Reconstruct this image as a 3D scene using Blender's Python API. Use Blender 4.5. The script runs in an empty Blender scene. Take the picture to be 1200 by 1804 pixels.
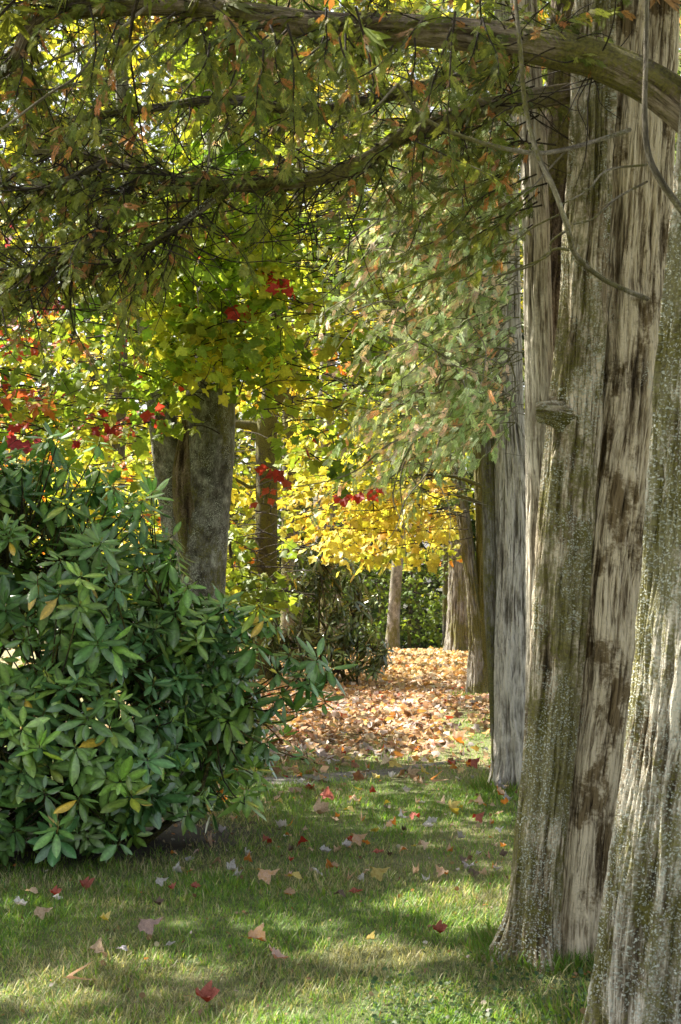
import bpy, math, random
import numpy as np
from mathutils import Vector, noise as mn
random.seed(7)
R = np.random.default_rng(11)
F = 2505.0; H = 1.6
SUN_EL, SUN_AZ = math.radians(46), math.radians(-56)      # azimuth from +Y towards +X: sun stands behind the wood, to the left
S = np.array([math.sin(SUN_AZ)*math.cos(SUN_EL), math.cos(SUN_AZ)*math.cos(SUN_EL), math.sin(SUN_EL)])
sc = bpy.context.scene
col = bpy.context.collection

def P(px, py, Y):                       # a direction seen from the camera and a distance -> a point of the place
    return np.array([(px-600)/F*Y, Y, H-(py-1000)/F*Y])

# ---------------------------------------------------------------- noise
def _h(ix, iy, iz):
    n = (ix*374761393 + iy*668265263 + iz*2147483647 + 1013904223) & 0xffffffff
    n = ((n ^ (n >> 13))*1274126177) & 0xffffffff
    n = ((n ^ (n >> 16))*2246822519) & 0xffffffff
    return ((n ^ (n >> 15)) & 0xffffff)/float(0xffffff)
def vnoise(p):
    i = np.floor(p).astype(np.int64); f = p-i; f = f*f*(3-2*f)
    x, y, z = i[:, 0], i[:, 1], i[:, 2]; fx, fy, fz = f[:, 0], f[:, 1], f[:, 2]
    def L(a, b, t): return a+(b-a)*t
    return L(L(L(_h(x, y, z), _h(x+1, y, z), fx), L(_h(x, y+1, z), _h(x+1, y+1, z), fx), fy),
             L(L(_h(x, y, z+1), _h(x+1, y, z+1), fx), L(_h(x, y+1, z+1), _h(x+1, y+1, z+1), fx), fy), fz)
def fbm(p, o=4):
    a, s, t = .5, 0, 0
    for k in range(o):
        s = s+a*vnoise(p*(2**k)+17.3*k); t += a; a *= .5
    return s/t
def gz(x, y):                            # height of the ground
    x = np.asarray(x, float); y = np.asarray(y, float)
    d = np.clip(y-27.4, 0, 20)
    z = -d*.13+.018*np.sin(x*1.3+y*.7)*np.sin(y*.9)
    z = z+np.clip((x-1.0)*.03, 0, .3)*np.clip((y-8)/4, 0, 1)*np.clip((28-y)/5, 0, 1)
    return z

# ---------------------------------------------------------------- mesh plumbing
def mesh_from(name, V, Fs, attrs=None, smooth=True):
    V = np.asarray(V, np.float32); me = bpy.data.meshes.new(name)
    me.vertices.add(len(V)); me.vertices.foreach_set('co', V.ravel())
    loops = np.concatenate([f.ravel() for f in Fs]).astype(np.int32)
    tot = np.concatenate([np.full(len(f), f.shape[1], np.int32) for f in Fs])
    st = np.concatenate([[0], np.cumsum(tot)[:-1]]).astype(np.int32)
    me.loops.add(len(loops)); me.loops.foreach_set('vertex_index', loops)
    me.polygons.add(len(tot)); me.polygons.foreach_set('loop_start', st)
    if smooth: me.polygons.foreach_set('use_smooth', np.ones(len(tot), bool))
    me.update(calc_edges=True)
    for k, a in (attrs or {}).items():
        a = np.asarray(a, np.float32)
        if a.ndim == 1:
            at = me.attributes.new(k, 'FLOAT', 'POINT'); at.data.foreach_set('value', a)
        elif k == 'col':
            at = me.attributes.new(k, 'FLOAT_COLOR', 'POINT')
            at.data.foreach_set('color', np.concatenate([a, np.ones((len(a), 1), np.float32)], 1).ravel())
        else:
            at = me.attributes.new(k, 'FLOAT_VECTOR', 'POINT'); at.data.foreach_set('vector', a.ravel())
    me.validate()
    return me
class MB:
    def __init__(s): s.V = []; s.F = {3: [], 4: []}; s.A = {}; s.n = 0
    def add(s, V, Fs, **attrs):
        for f in Fs: s.F[f.shape[1]].append(f+s.n)
        s.V.append(V); s.n += len(V)
        for k, a in attrs.items(): s.A.setdefault(k, []).append(a)
    def build(s, name, mat, parent=None, smooth=True):
        Fs = [np.concatenate(v) for v in s.F.values() if v]
        me = mesh_from(name, np.concatenate(s.V), Fs, {k: np.concatenate(v) for k, v in s.A.items()}, smooth)
        return link(name, me, mat, parent)
def link(name, me, mat, parent=None):
    if mat is not None: me.materials.append(mat)
    o = bpy.data.objects.new(name, me); col.objects.link(o)
    if parent is not None:
        o.parent = parent; o.matrix_parent_inverse = parent.matrix_basis.inverted()
    return o
def thing(name, label, cat, loc=(0, 0, 0), group=None):
    o = bpy.data.objects.new(name, None); col.objects.link(o); o.location = loc; o.empty_display_size = .2
    o['label'] = label; o['category'] = cat
    if group: o['group'] = group
    return o
def tag(o, label, cat, group=None, kind=None):
    o['label'] = label; o['category'] = cat
    if group: o['group'] = group
    if kind: o['kind'] = kind
    return o

def nrm(a): return a/np.maximum(np.linalg.norm(a, axis=-1, keepdims=True), 1e-9)
def spline(pts, n):
    pts = np.asarray(pts, float); m = len(pts)
    if m == 2:
        t = np.linspace(0, 1, n)[:, None]; return pts[0]*(1-t)+pts[1]*t
    t = np.linspace(0, m-1, n); i = np.minimum(t.astype(int), m-2); f = (t-i)[:, None]
    q = np.vstack([2*pts[0]-pts[1], pts, 2*pts[-1]-pts[-2]])
    p0, p1, p2, p3 = q[i], q[i+1], q[i+2], q[i+3]
    return .5*((2*p1)+(-p0+p2)*f+(2*p0-5*p1+4*p2-p3)*f**2+(-p0+3*p1-3*p2+p3)*f**3)
def tube(path, rad, nseg, nring, disp=None, off=0., cap=True):
    """path k x 3, rad k -> rings; disp(u,v,s,R,theta,z)->(delta, cav)"""
    C = spline(path, nring); r = np.interp(np.linspace(0, 1, nring), np.linspace(0, 1, len(rad)), rad)
    T = nrm(np.gradient(C, axis=0))
    ref = np.array([0, 0, 1.]) if abs(T[:, 2]).mean() < .8 else np.array([0, 1., 0])
    A = nrm(np.cross(np.tile(ref, (nring, 1)), T)); B = np.cross(T, A)
    s = np.concatenate([[0], np.cumsum(np.linalg.norm(np.diff(C, axis=0), axis=1))])
    th = np.linspace(0, 2*math.pi, nseg, endpoint=False)
    TH, SS = np.meshgrid(th, s); RR = np.repeat(r[:, None], nseg, 1)
    Rm = max(np.mean(rad), .004)
    u = (np.cos(TH)*Rm).ravel(); v = (np.sin(TH)*Rm).ravel(); ss = SS.ravel(); rr = RR.ravel()
    cav = np.full(len(u), .5)
    if disp is not None:
        zz = np.repeat(C[:, 2]-gz(C[:, 0], C[:, 1]), nseg)
        d, cav = disp(u+off, v+off*.7, ss+off*3, rr, TH.ravel(), zz); rr = rr+d
    V = (C[:, None, :]+A[:, None, :]*np.cos(TH)[..., None]*rr.reshape(TH.shape)[..., None]
         + B[:, None, :]*np.sin(TH)[..., None]*rr.reshape(TH.shape)[..., None]).reshape(-1, 3)
    i = np.arange(nring-1)[:, None]*nseg; j = np.arange(nseg)[None]; j2 = (j+1) % nseg
    Fq = np.stack([i+j, i+j2, i+nseg+j2, i+nseg+j], -1).reshape(-1, 4)
    Fs = [Fq]
    bk = np.stack([u+off, v+off*.7, ss+off*3], 1)
    if cap:
        V = np.vstack([V, C[-1:], C[:1]]); bk = np.vstack([bk, bk[-1:], bk[:1]]); cav = np.concatenate([cav, [.3, .3]])
        base = (nring-1)*nseg; jj = np.arange(nseg); nv = nring*nseg
        Fs.append(np.stack([base+jj, base+(jj+1) % nseg, np.full(nseg, nv)], 1))
        Fs.append(np.stack([(jj+1) % nseg, jj, np.full(nseg, nv+1)], 1))
    return V, Fs, bk, cav
def add_tube(mb, path, rad, nseg=8, nring=12, disp=None, cap=True):
    V, Fs, bk, cav = tube(path, rad, nseg, nring, disp, R.uniform(0, 9), cap)
    mb.add(V, Fs, bk=bk, cav=cav)

def disp_cedar(flute=.13, strip=.014, flare=.5, fh=.22, lobes=5, ph=0.):
    def f(u, v, s, r, th, z):
        Rm = np.mean(r)
        c, sn = np.cos(th), np.sin(th)
        tw = fbm(np.stack([c*1.2, sn*1.2, s*.8], 1)+3, 3)*2-1
        p = np.stack([u+tw*.025, v-tw*.025, s], 1)
        big = fbm(np.stack([c*1.5+ph, sn*1.5, s*.35+ph], 1), 3)-.5
        w2 = (fbm(p*[14, 14, 5]+40, 3)-.5)[:, None]*np.array([.02, -.02, 0]); p = p+w2
        n1 = 1-np.abs(2*fbm(p*[26, 26, 1.6], 3)-1)*1.6
        n2 = 1-np.abs(2*fbm(p*[62, 62, 3.4]+5, 3)-1)*1.7
        n3 = fbm(p*[170, 170, 12]+9, 2)
        rough = fbm(p*[6, 6, 1.2]+20, 2)
        amp = min(1., Rm/.12)
        d = big*2*flute*r+amp*(1.7*strip*(n1-.6)+.011*(n2-.5)+.006*(n3-.5))*(.35+1.3*rough)
        fl = np.exp(-np.maximum(z, -.05)/fh)
        d = d+r*flare*fl*(.55+.45*np.cos(lobes*th+ph*3+tw*2))
        cav = np.clip(.35*n1+.55*n2+.35*n3-.12, 0, 1)
        return d, cav
    return f
def disp_smooth(amp=.03, flare=.3, fine=.004):
    def f(u, v, s, r, th, z):
        c, sn = np.cos(th), np.sin(th)
        big = fbm(np.stack([c*1.3, sn*1.3, s*.6], 1), 3)-.5
        n = fbm(np.stack([u*22, v*22, s*14], 1), 3)
        d = big*2*amp*r*2+fine*(n-.5)+r*flare*np.exp(-np.maximum(z, 0)/.25)*(.6+.4*np.cos(5*th))
        return d, n
    return f

# ---------------------------------------------------------------- materials
def newmat(name):
    m = bpy.data.materials.new(name); m.use_nodes = True; nt = m.node_tree; nt.nodes.clear()
    out = nt.nodes.new('ShaderNodeOutputMaterial')
    return m, nt, out
class N:
    def __init__(s, nt): s.nt = nt
    def n(s, t, **kw):
        x = s.nt.nodes.new(t)
        for k, v in kw.items():
            if k.startswith('i_'):
                key = k[2:]; key = int(key) if key.isdigit() else key.replace('_', ' ')
                if hasattr(v, 'node'): s.nt.links.new(v, x.inputs[key])
                else: x.inputs[key].default_value = v
            else: setattr(x, k, v)
        return x
    def noise(s, vec, sc, det=5, rough=.6, dist=0.):
        return s.n('ShaderNodeTexNoise', i_Vector=vec, i_Scale=sc, i_Detail=det, i_Roughness=rough, i_Distortion=dist).outputs['Fac']
    def map(s, vec, scale, loc=(0, 0, 0)):
        return s.n('ShaderNodeMapping', i_Vector=vec, i_Scale=scale, i_Location=loc).outputs[0]
    def ramp(s, f, stops):
        r = s.n('ShaderNodeValToRGB', i_Fac=f); e = r.color_ramp.elements
        while len(e) < len(stops): e.new(.5)
        for q, (p, c) in zip(e, stops):
            q.position = p; q.color = (c[0], c[1], c[2], 1) if hasattr(c, '__len__') else (c, c, c, 1)
        return r.outputs[0]
    def math(s, op, a, b=0., cl=False):
        return s.n('ShaderNodeMath', operation=op, use_clamp=cl, i_0=a, i_1=b).outputs[0]
    def mix(s, f, a, b, bt='MIX'):
        x = s.nt.nodes.new('ShaderNodeMix'); x.data_type = 'RGBA'; x.blend_type = bt
        for k, v in ((0, f), (6, a), (7, b)):
            if hasattr(v, 'node'): s.nt.links.new(v, x.inputs[k])
            else: x.inputs[k].default_value = v if k == 0 else (v[0], v[1], v[2], 1)
        return x.outputs[2]
    def attr(s, nm, o='Vector'): return s.n('ShaderNodeAttribute', attribute_name=nm).outputs[o]

def bark_mat(name, dark, mid, light, moss=.3, lichen=.3, blotch=.4, stretch=.07, pale=0., mosslow=1., bump=.014, sc=1., bigw=.7):
    m, nt, out = newmat(name); g = N(nt)
    bk = g.attr('bk'); cav = g.attr('cav', 'Fac')
    geo = g.n('ShaderNodeNewGeometry')
    st = g.map(bk, (1, 1, stretch))
    warp = g.noise(bk, 5*sc, 3)
    wv = g.n('ShaderNodeVectorMath', operation='MULTIPLY', i_0=g.n('ShaderNodeTexNoise', i_Vector=g.map(bk, (1, 1, .4)), i_Scale=8., i_Detail=4.).outputs['Color'], i_1=(.03, .03, .0)).outputs[0]
    st = g.n('ShaderNodeVectorMath', operation='ADD', i_0=st, i_1=wv).outputs[0]
    a1 = g.noise(st, 125*sc, 5, .62, .0)
    a2 = g.noise(g.n('ShaderNodeVectorMath', operation='ADD', i_0=st, i_1=(3, 1, 2)).outputs[0], 300*sc, 3, .7)
    big = g.noise(g.map(bk, (1, 1, .22), (5, 2, 1)), 7*sc, 3, .55)
    f = g.math('ADD', g.math('MULTIPLY', a1, 1.15), g.math('MULTIPLY', a2, .8))
    f = g.math('ADD', f, g.math('MULTIPLY', g.math('SUBTRACT', cav, .5), 1.0))  # darkens crevices in the colour, standing in for their shade
    f = g.math('ADD', f, g.math('MULTIPLY', g.math('SUBTRACT', big, .5), bigw))
    f = g.math('ADD', f, -.5+pale)
    c = g.ramp(f, [(.2, dark), (.42, tuple(.5*(a+b) for a, b in zip(dark, mid))), (.6, mid), (.98, light)])
    # thin dark fissures between the bark strips
    cv = g.n('ShaderNodeVectorMath', operation='ADD', i_0=g.map(bk, (1, 1, stretch*.45), (4, 9, 1)), i_1=wv).outputs[0]
    cn = g.math('ABSOLUTE', g.math('SUBTRACT', g.noise(cv, 60*sc, 2, .5), .5))
    fis = g.math('MULTIPLY', g.ramp(cn, [(.0, 1), (.028, 0)]), g.ramp(g.noise(bk, 4., 2, .5), [(.35, .25), (.6, 1)]))
    c = g.mix(g.math('MULTIPLY', fis, .85), c, g.mix(1., c, (.2, .17, .13), 'MULTIPLY'))
    # brown weather stains
    bl = g.math('ADD', g.noise(g.map(bk, (1, 1, .45), (9, 4, 7)), 9*sc, 5, .6, .2), g.math('MULTIPLY', g.math('SUBTRACT', g.noise(bk, 70., 3, .7), .5), .22))
    blm = g.ramp(bl, [(.52, 0), (.60, 1)])
    c = g.mix(g.math('MULTIPLY', blm, blotch), c, g.mix(1., c, (.24, .19, .11), 'MULTIPLY'), 'MIX')
    # moss
    mo = g.noise(g.map(bk, (1, 1, .35), (2, 8, 3)), 5*sc, 8, .68)
    mf = g.noise(bk, 90, 3, .7)
    mg = g.noise(g.map(bk, (1, 1, .5)), 30, 4, .7)
    mm = g.ramp(g.math('ADD', mo, g.math('MULTIPLY', g.math('ADD', mf, mg), .26)), [(.77-.28*moss, 0), (.86-.28*moss, 1)])
    mcol = g.mix(g.ramp(mf, [(.3, 0), (.7, 1)]), (.04, .034, .011), (.21, .2, .035))
    c = g.mix(g.math('MULTIPLY', mm, .82 if moss > 0 else 0.), c, mcol)
    # lichen speckle
    vo = g.n('ShaderNodeTexVoronoi', i_Vector=g.n('ShaderNodeVectorMath', operation='ADD', i_0=g.map(bk, (1, 1, .8)), i_1=g.n('ShaderNodeVectorMath', operation='SCALE', i_0=g.n('ShaderNodeTexNoise', i_Vector=bk, i_Scale=60., i_Detail=3.).outputs['Color'], i_Scale=.02).outputs[0]).outputs[0], i_Scale=140.*sc, i_Randomness=1.)
    ln = g.noise(g.map(bk, (1, 1, .45), (7, 7, 1)), 6*sc, 5, .6)
    lm = g.math('MULTIPLY', g.ramp(g.math('ADD', vo.outputs['Distance'], g.math('MULTIPLY', g.noise(bk, 45., 3, .7), .5)), [(.52, 1), (.68, 0)]),
                g.ramp(g.math('ADD', ln, g.math('MULTIPLY', g.noise(bk, 38., 3, .6), .25)), [(.84-.35*lichen, 0), (.94-.35*lichen, 1)]))
    lcol = g.mix(vo.outputs['Color'], (.32, .35, .28), (.85, .88, .78))
    c = g.mix(g.math('MULTIPLY', lm, .9 if lichen > 0 else 0.), c, lcol)
    bs = g.n('ShaderNodeBsdfPrincipled', i_Base_Color=c, i_Roughness=.85, i_Specular_IOR_Level=.25)
    f = g.math('SUBTRACT', f, g.math('MULTIPLY', fis, .6))
    hgt = g.math('ADD', g.math('MULTIPLY', f, .8), g.math('MULTIPLY', g.math('MULTIPLY', lm, mf), .5))
    hgt = g.math('ADD', hgt, g.math('MULTIPLY', g.math('MULTIPLY', mm, mf), .7))
    bp = g.n('ShaderNodeBump', i_Strength=.8, i_Distance=bump, i_Height=hgt)
    nt.links.new(bp.outputs[0], bs.inputs['Normal']); nt.links.new(bs.outputs[0], out.inputs[0])
    return m
def leaf_mat(name, trans=.4, rough=.5, spec=.35, tint=(1.25, 1.2, .7), coat=0., var=.25):
    m, nt, out = newmat(name); g = N(nt)
    c = g.attr('col', 'Color'); tc = g.n('ShaderNodeTexCoord').outputs['Object']
    nz = g.noise(tc, 55., 3, .6)
    c = g.mix(1., c, g.ramp(nz, [(.3, 1-var), (.7, 1+var*.6)]), 'MULTIPLY')
    bs = g.n('ShaderNodeBsdfPrincipled', i_Base_Color=c, i_Roughness=rough, i_Specular_IOR_Level=spec)
    if coat: bs.inputs['Coat Weight'].default_value = coat; bs.inputs['Coat Roughness'].default_value = .25
    tr = g.n('ShaderNodeBsdfTranslucent', i_Color=g.mix(1., c, tint, 'MULTIPLY'))
    mx = g.n('ShaderNodeMixShader', i_0=trans)
    nt.links.new(bs.outputs[0], mx.inputs[1]); nt.links.new(tr.outputs[0], mx.inputs[2]); nt.links.new(mx.outputs[0], out.inputs[0])
    return m
M = {}
M['bark_a'] = bark_mat('shaggy cedar bark', (.045, .031, .017), (.26, .205, .13), (.74, .64, .47), moss=.0, lichen=.35, blotch=.9, pale=.20, bigw=.8)
M['bark_a2'] = bark_mat('mossy lichened cedar bark', (.035, .026, .014), (.22, .17, .1), (.7, .61, .46), moss=.18, lichen=.78, blotch=.7, pale=.21, bigw=1.1)
M['bark_a3'] = bark_mat('bleached cedar bark', (.06, .045, .03), (.27, .225, .16), (.72, .66, .54), moss=.0, lichen=.3, blotch=.4, pale=.24)
M['bark_b'] = bark_mat('lichen crusted cedar bark', (.045, .034, .02), (.22, .18, .12), (.68, .62, .5), moss=.2, lichen=1.02, blotch=.75, pale=.18, bigw=1.)
M['bark_d'] = bark_mat('pale grey stringy bark', (.09, .077, .063), (.31, .28, .24), (.68, .63, .56), moss=-.2, lichen=.05, blotch=.35, pale=.22, bigw=.4)
M['bark_e'] = bark_mat('mossy bark', (.04, .035, .02), (.22, .19, .13), (.5, .45, .36), moss=.85, lichen=.1, blotch=.4)
M['bark_stub'] = bark_mat('mossy stub bark', (.03, .02, .012), (.13, .095, .06), (.34, .26, .18), moss=.45, lichen=.2, blotch=.3)
M['bark_f'] = bark_mat('grey brown bark', (.06, .05, .04), (.2, .18, .15), (.38, .36, .32), moss=.2, lichen=.1, blotch=.4)
M['bark_m'] = bark_mat('smooth grey maple bark', (.09, .085, .07), (.25, .245, .215), (.52, .52, .47), moss=.02, lichen=.7, blotch=.6, stretch=.3, bump=.012, bigw=.9)
M['bark_scar'] = bark_mat('rough brown bark', (.03, .02, .012), (.15, .11, .07), (.34, .28, .2), moss=.1, lichen=0, blotch=.3, stretch=.4, sc=1.3)
M['bark_n'] = bark_mat('dark maple bark', (.03, .024, .015), (.085, .07, .045), (.17, .145, .1), moss=.4, lichen=.2, blotch=.4, stretch=.3)
M['bark_p'] = bark_mat('pale bark', (.12, .11, .09), (.34, .31, .27), (.55, .52, .46), moss=.1, lichen=.2, blotch=.3, stretch=.3)
M['bark_g'] = bark_mat('grey bark', (.05, .048, .045), (.17, .165, .15), (.3, .29, .27), moss=.25, lichen=.3, blotch=.4, stretch=.3)
M['limb'] = bark_mat('brown limb bark', (.04, .028, .018), (.15, .115, .08), (.34, .28, .21), moss=.25, lichen=.1, blotch=.4, stretch=.12)
M['limb_dark'] = bark_mat('dark limb bark', (.02, .016, .012), (.07, .058, .045), (.2, .18, .15), moss=.2, lichen=.4, blotch=.3, stretch=.2)
M['twig'] = bark_mat('dead grey twig bark', (.2, .18, .14), (.42, .39, .32), (.7, .66, .58), moss=.2, lichen=.2, blotch=.2, stretch=.3)
M['twig_mid'] = bark_mat('old twig bark', (.1, .085, .06), (.25, .22, .165), (.46, .42, .34), moss=.2, lichen=.3, blotch=.4, stretch=.3)
M['twig_dark'] = bark_mat('dark twig bark', (.02, .015, .01), (.06, .045, .03), (.13, .1, .07), moss=0, lichen=0, blotch=.2, stretch=.3)
M['maple'] = leaf_mat('maple leaf', .5, .5, .3)
M['cedar'] = leaf_mat('cedar spray', .35, .6, .25)
M['rhodo'] = leaf_mat('rhododendron leaf', .16, .33, .6, (1.1, 1.3, .5), coat=.7, var=.3)
M['grass'] = leaf_mat('grass blade', .4, .5, .3, (1.2, 1.2, .6))
M['litter'] = leaf_mat('dry leaf', .25, .65, .2, (1.2, 1., .7))

# ---------------------------------------------------------------- leaf templates (x = length axis, z = upper face)
def fan(outline, center, bend):
    o = np.array(outline, float); V = np.vstack([[center[0], center[1]], o]); n = len(o)
    x, y = V[:, 0], V[:, 1]
    V = np.stack([x, y, bend(x, y)], 1)
    return V, [np.array([[0, i+1, (i+1) % n+1] for i in range(n)])]
half = [(0, .04), (-.12, .2), (-.02, .32), (.12, .32), (.2, .42), (.34, .52), (.48, .6), (.54, .46), (.55, .3), (.68, .32), (.76, .24), (.86, .12)]
MO = half+[(1.02, 0)]+[(x, -y) for x, y in half[::-1]]
halfl = [(0, .05), (-.1, .28), (.18, .38), (.46, .58), (.54, .3), (.74, .26)]
MOL = halfl+[(1., 0)]+[(x, -y) for x, y in halfl[::-1]]
halfs = [(0, .1), (.3, .5), (.5, .25)]
MOS = halfs+[(1., 0)]+[(x, -y) for x, y in halfs[::-1]]
def bends(a, b, c): return lambda x, y: a*np.abs(y)-b*x*x+c*np.sin(x*6+y*5)*.05
MAPLE = [fan(MO, (.3, 0), bends(a, b, c)) for a, b, c in ((.25, .15, 1), (-.2, .3, 1), (.45, -.1, 2), (-.1, .5, -2))]
MAPLEL = [fan(MOL, (.3, 0), bends(a, b, c)) for a, b, c in ((.25, .15, 1), (-.25, .3, 1), (.4, .4, 2))]
MAPLES = [fan(MOS, (.3, 0), bends(a, b, c)) for a, b, c in ((.25, .15, 1), (-.25, .3, 1))]
def rleaf(w, droop, fold, curl):
    xs = np.array([0, .08, .25, .5, .72, .88, 1.0]); ws = np.array([.02, .10, .36, .5, .44, .25, .0])*w
    V = []
    for x, a in zip(xs, ws):
        z = -droop*x**2
        V += [(x, 0, z), (x, a, z+fold*a-curl*a*a*8), (x, -a, z+fold*a-curl*a*a*8)]
    Fq = []
    for i in range(len(xs)-1):
        b = i*3; Fq += [(b, b+3, b+4, b+1), (b, b+2, b+5, b+3)]
    return np.array(V), [np.array(Fq)]
RH = [rleaf(w, d, f, c) for w, d, f, c in ((.34, .12, .25, .3), (.38, .25, .15, .2), (.32, .05, .35, .4), (.40, .35, -.1, .3))]
def spray(seed):
    rr = np.random.default_rng(seed); V = []; Fq = []
    def dia(p, a, L, w):
        d = np.array([math.cos(a), math.sin(a)]); n = np.array([-d[1], d[0]])*w
        k = len(V); q = [p, p+d*L*.35+n, p+d*L, p+d*L*.35-n]
        for t in q: V.append((t[0], t[1], -.35*t[0]**2+.12*abs(t[1])*rr.uniform(-1, 1)))
        Fq.append((k, k+3, k+2, k+1))
    dia(np.array([0., 0.]), 0, .9, .012); dia(np.array([.65, 0.]), rr.uniform(-.2, .2), .4, .022)
    for x in np.linspace(.12, .85, 8):
        for sg in (1, -1):
            if rr.random() < .12: continue
            L = (.4-.3*abs(x-.35))*rr.uniform(.5, 1.15); a = sg*rr.uniform(.45, .8)
            p = np.array([x, 0.]); dia(p, a, L, .022)
            for q in (.3, .55, .78):
                pp = p+np.array([math.cos(a), math.sin(a)])*L*q
                dia(pp, a-sg*rr.uniform(.4, .7), L*.45, .019)
                if q < .6: dia(pp, a+sg*rr.uniform(.3, .6), L*.38, .018)
    return np.array(V), [np.array(Fq)]
SPR = [spray(i) for i in range(5)]
def spray_s(seed):
    rr = np.random.default_rng(seed); V = []; Fq = []
    for i in range(11):
        a = rr.uniform(-1.1, 1.1); L = rr.uniform(.4, 1.)*math.cos(a*.6); x = rr.uniform(0, .35)
        d = np.array([math.cos(a), math.sin(a)]); n = np.array([-d[1], d[0]])*rr.uniform(.04, .07); p = np.array([x, 0.]); k = len(V)
        for t in (p, p+d*L*.5+n, p+d*L, p+d*L*.5-n): V.append((t[0], t[1], -.3*t[0]**2+rr.uniform(-.05, .05)))
        Fq.append((k, k+3, k+2, k+1))
    return np.array(V), [np.array(Fq)]
SPRS = [spray_s(i) for i in range(4)]
CL = [fan([(0, 0), (.2, .35), (.6, .5), (.95, .3), (1, 0), (.95, -.3), (.6, -.5), (.2, -.35)], (.5, 0), bends(.2, .1, 1)), ]

def scatter(mb, temps, pos, axis, normal, size, colr, centre=None):
    """stamp leaf templates: tip along axis, upper face along normal"""
    n = len(pos)
    if not n: return
    ax = nrm(axis); no = nrm(normal-(normal*ax).sum(1, keepdims=True)*ax); yy = np.cross(no, ax)
    which = R.integers(0, len(temps), n)
    for k, (tv, tf) in enumerate(temps):
        idx = np.where(which == k)[0]
        if not len(idx): continue
        M3 = np.stack([ax[idx], yy[idx], no[idx]], 1)
        V = np.einsum('vj,njk->nvk', tv, M3)*size[idx][:, None, None]+pos[idx][:, None, :]
        nv = len(tv); C = np.repeat(colr[idx][:, None, :], nv, 1)
        if centre is not None: C = C*centre(tv)[None, :, None]
        o = (np.arange(len(idx))*nv)[:, None, None]
        mb.add(V.reshape(-1, 3), [(f[None]+o).reshape(-1, f.shape[1]) for f in tf], col=C.reshape(-1, 3))

# sun flecks: gaps in the foliage through which the sun reaches these places (point, radius)
GAPS = []
def gap(px, py, Y, r, z=0): 
    if Y is None: Y = H*F/(py-1000)
    GAPS.append((P(px, py, Y), r))
for a in ((850, 1588, None, .34), (895, 1615, None, .34), (800, 1605, None, .2), (700, 1685, None, .2), (640, 1692, None, .15), (95, 1750, None, .17), (125, 1740, None, .15),
          (640, 1800, None, .3), (760, 1795, None, .34), (560, 1640, None, .1), (340, 1635, None, .09), (640, 1420, None, .14), (700, 1350, None, .2), (1080, 1100, 5.65, .3), (960, 900, 5.6, .25), (1090, 600, 5.7, .3), (890, 1100, 10.1, .35), (1190, 1300, 4.6, .3),
          (770, 1180, None, .7), (700, 1210, None, .45), (720, 1165, None, .9), (620, 1260, None, .25), (760, 1260, None, .2),
          (700, 900, 16, 1.2), (620, 930, 17, 1.1), (780, 930, 17, .9), (450, 850, 18, 1.2), (560, 820, 20, 1.6), (540, 700, 19, 1.2), (250, 900, 20, 1.6), (700, 560, 10.6, 1.1), (640, 660, 10.8, .8), (790, 500, 10.6, .9), (740, 700, 10.6, .8), (380, 560, 11.5, .7), (120, 620, 11.5, .9),
          (430, 960, 15, .4), (100, 900, 8.3, .16), (40, 960, 8, .14), (240, 930, 8.3, .12), (20, 760, 22, 1.4), (30, 380, 22, 1.4), (300, 470, 13, .6), (560, 500, 14, .8), (500, 640, 14, .6)):
    gap(*a)
def sunmask(p):
    keep = np.ones(len(p), bool)
    nz = fbm(p*3.1, 2)
    for T, r in GAPS:
        d = p-T; t = d@S; pd = np.linalg.norm(d-t[:, None]*S, axis=1)
        keep &= ~((t > max(.9, r*1.6)) & (pd < r*(.75+.6*nz)))
    return keep
def rv(n, s=1.): return R.normal(0, s, (n, 3))

def palette(cols, w, n, var=.18):
    cols = np.array(cols)*.88; w = np.array(w, float); k = R.choice(len(cols), n, p=w/w.sum())
    return cols[k]*R.uniform(1-var, 1+var, (n, 1))*R.uniform(.93, 1.07, (n, 3))

def leafy_twigs(mb, tw, C, away, colf, size=.1, nl=10, L=.5, temps=MAPLE, tubes=True, droop=.5, cull=True, spread=1.):
    """twigs with leaves in pairs: C twig centres, away = outward direction"""
    n = len(C)
    if not n: return
    d = nrm(away*[1, 1, .3]+rv(n, .45)*[1, 1, .5]); 
    t = np.linspace(-.5, .5, nl); tt = np.tile(t, n)
    Ls = np.repeat(R.uniform(.6, 1.3, n)*L, nl)
    ci = np.repeat(np.arange(n), nl)
    sag = -(tt+.5)**2*.25*L
    base = C[ci]+d[ci]*(tt*Ls)[:, None]; base[:, 2] += sag
    side = nrm(np.cross(d, [0, 0, 1.]))[ci]*np.where(np.arange(n*nl) % 2, 1, -1)[:, None]
    ax = nrm(d[ci]*.5+side*spread+rv(n*nl, .4)+np.array([0, 0, -droop]))
    pos = base+ax*.05+rv(n*nl, .02)
    no = nrm(np.array([0, 0, .8])+rv(n*nl, .6)+np.array([0, -.25, 0]))
    co = colf(C)[ci] if colf.__code__.co_argcount == 1 else colf(C, pos, ci)
    co = co*R.uniform(.75, 1.25, (n*nl, 1))
    k = sunmask(pos) if cull else np.ones(len(pos), bool)
    k &= R.random(len(k)) > .08
    k &= inmask(pos)
    scatter(mb, temps, pos[k], ax[k], no[k], (R.uniform(.55, 1.2, n*nl)*size)[k], co[k], lambda tv: np.where((np.abs(tv[:, 1]) < .01) & (tv[:, 0] < .4), 1.15, 1.))
    if tubes:
        for i in range(n):
            a = C[i]-d[i]*L*.95; b = C[i]+d[i]*L*.5; b = b+[0, 0, -.15*L]
            mid = (a+b)/2+np.array([0, 0, .06*L])+rv(1, .02)[0]
            add_tube(tw, [a, mid, b], [.006*size/.1, .004*size/.1, .0015], 4, 5, cap=False)

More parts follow.
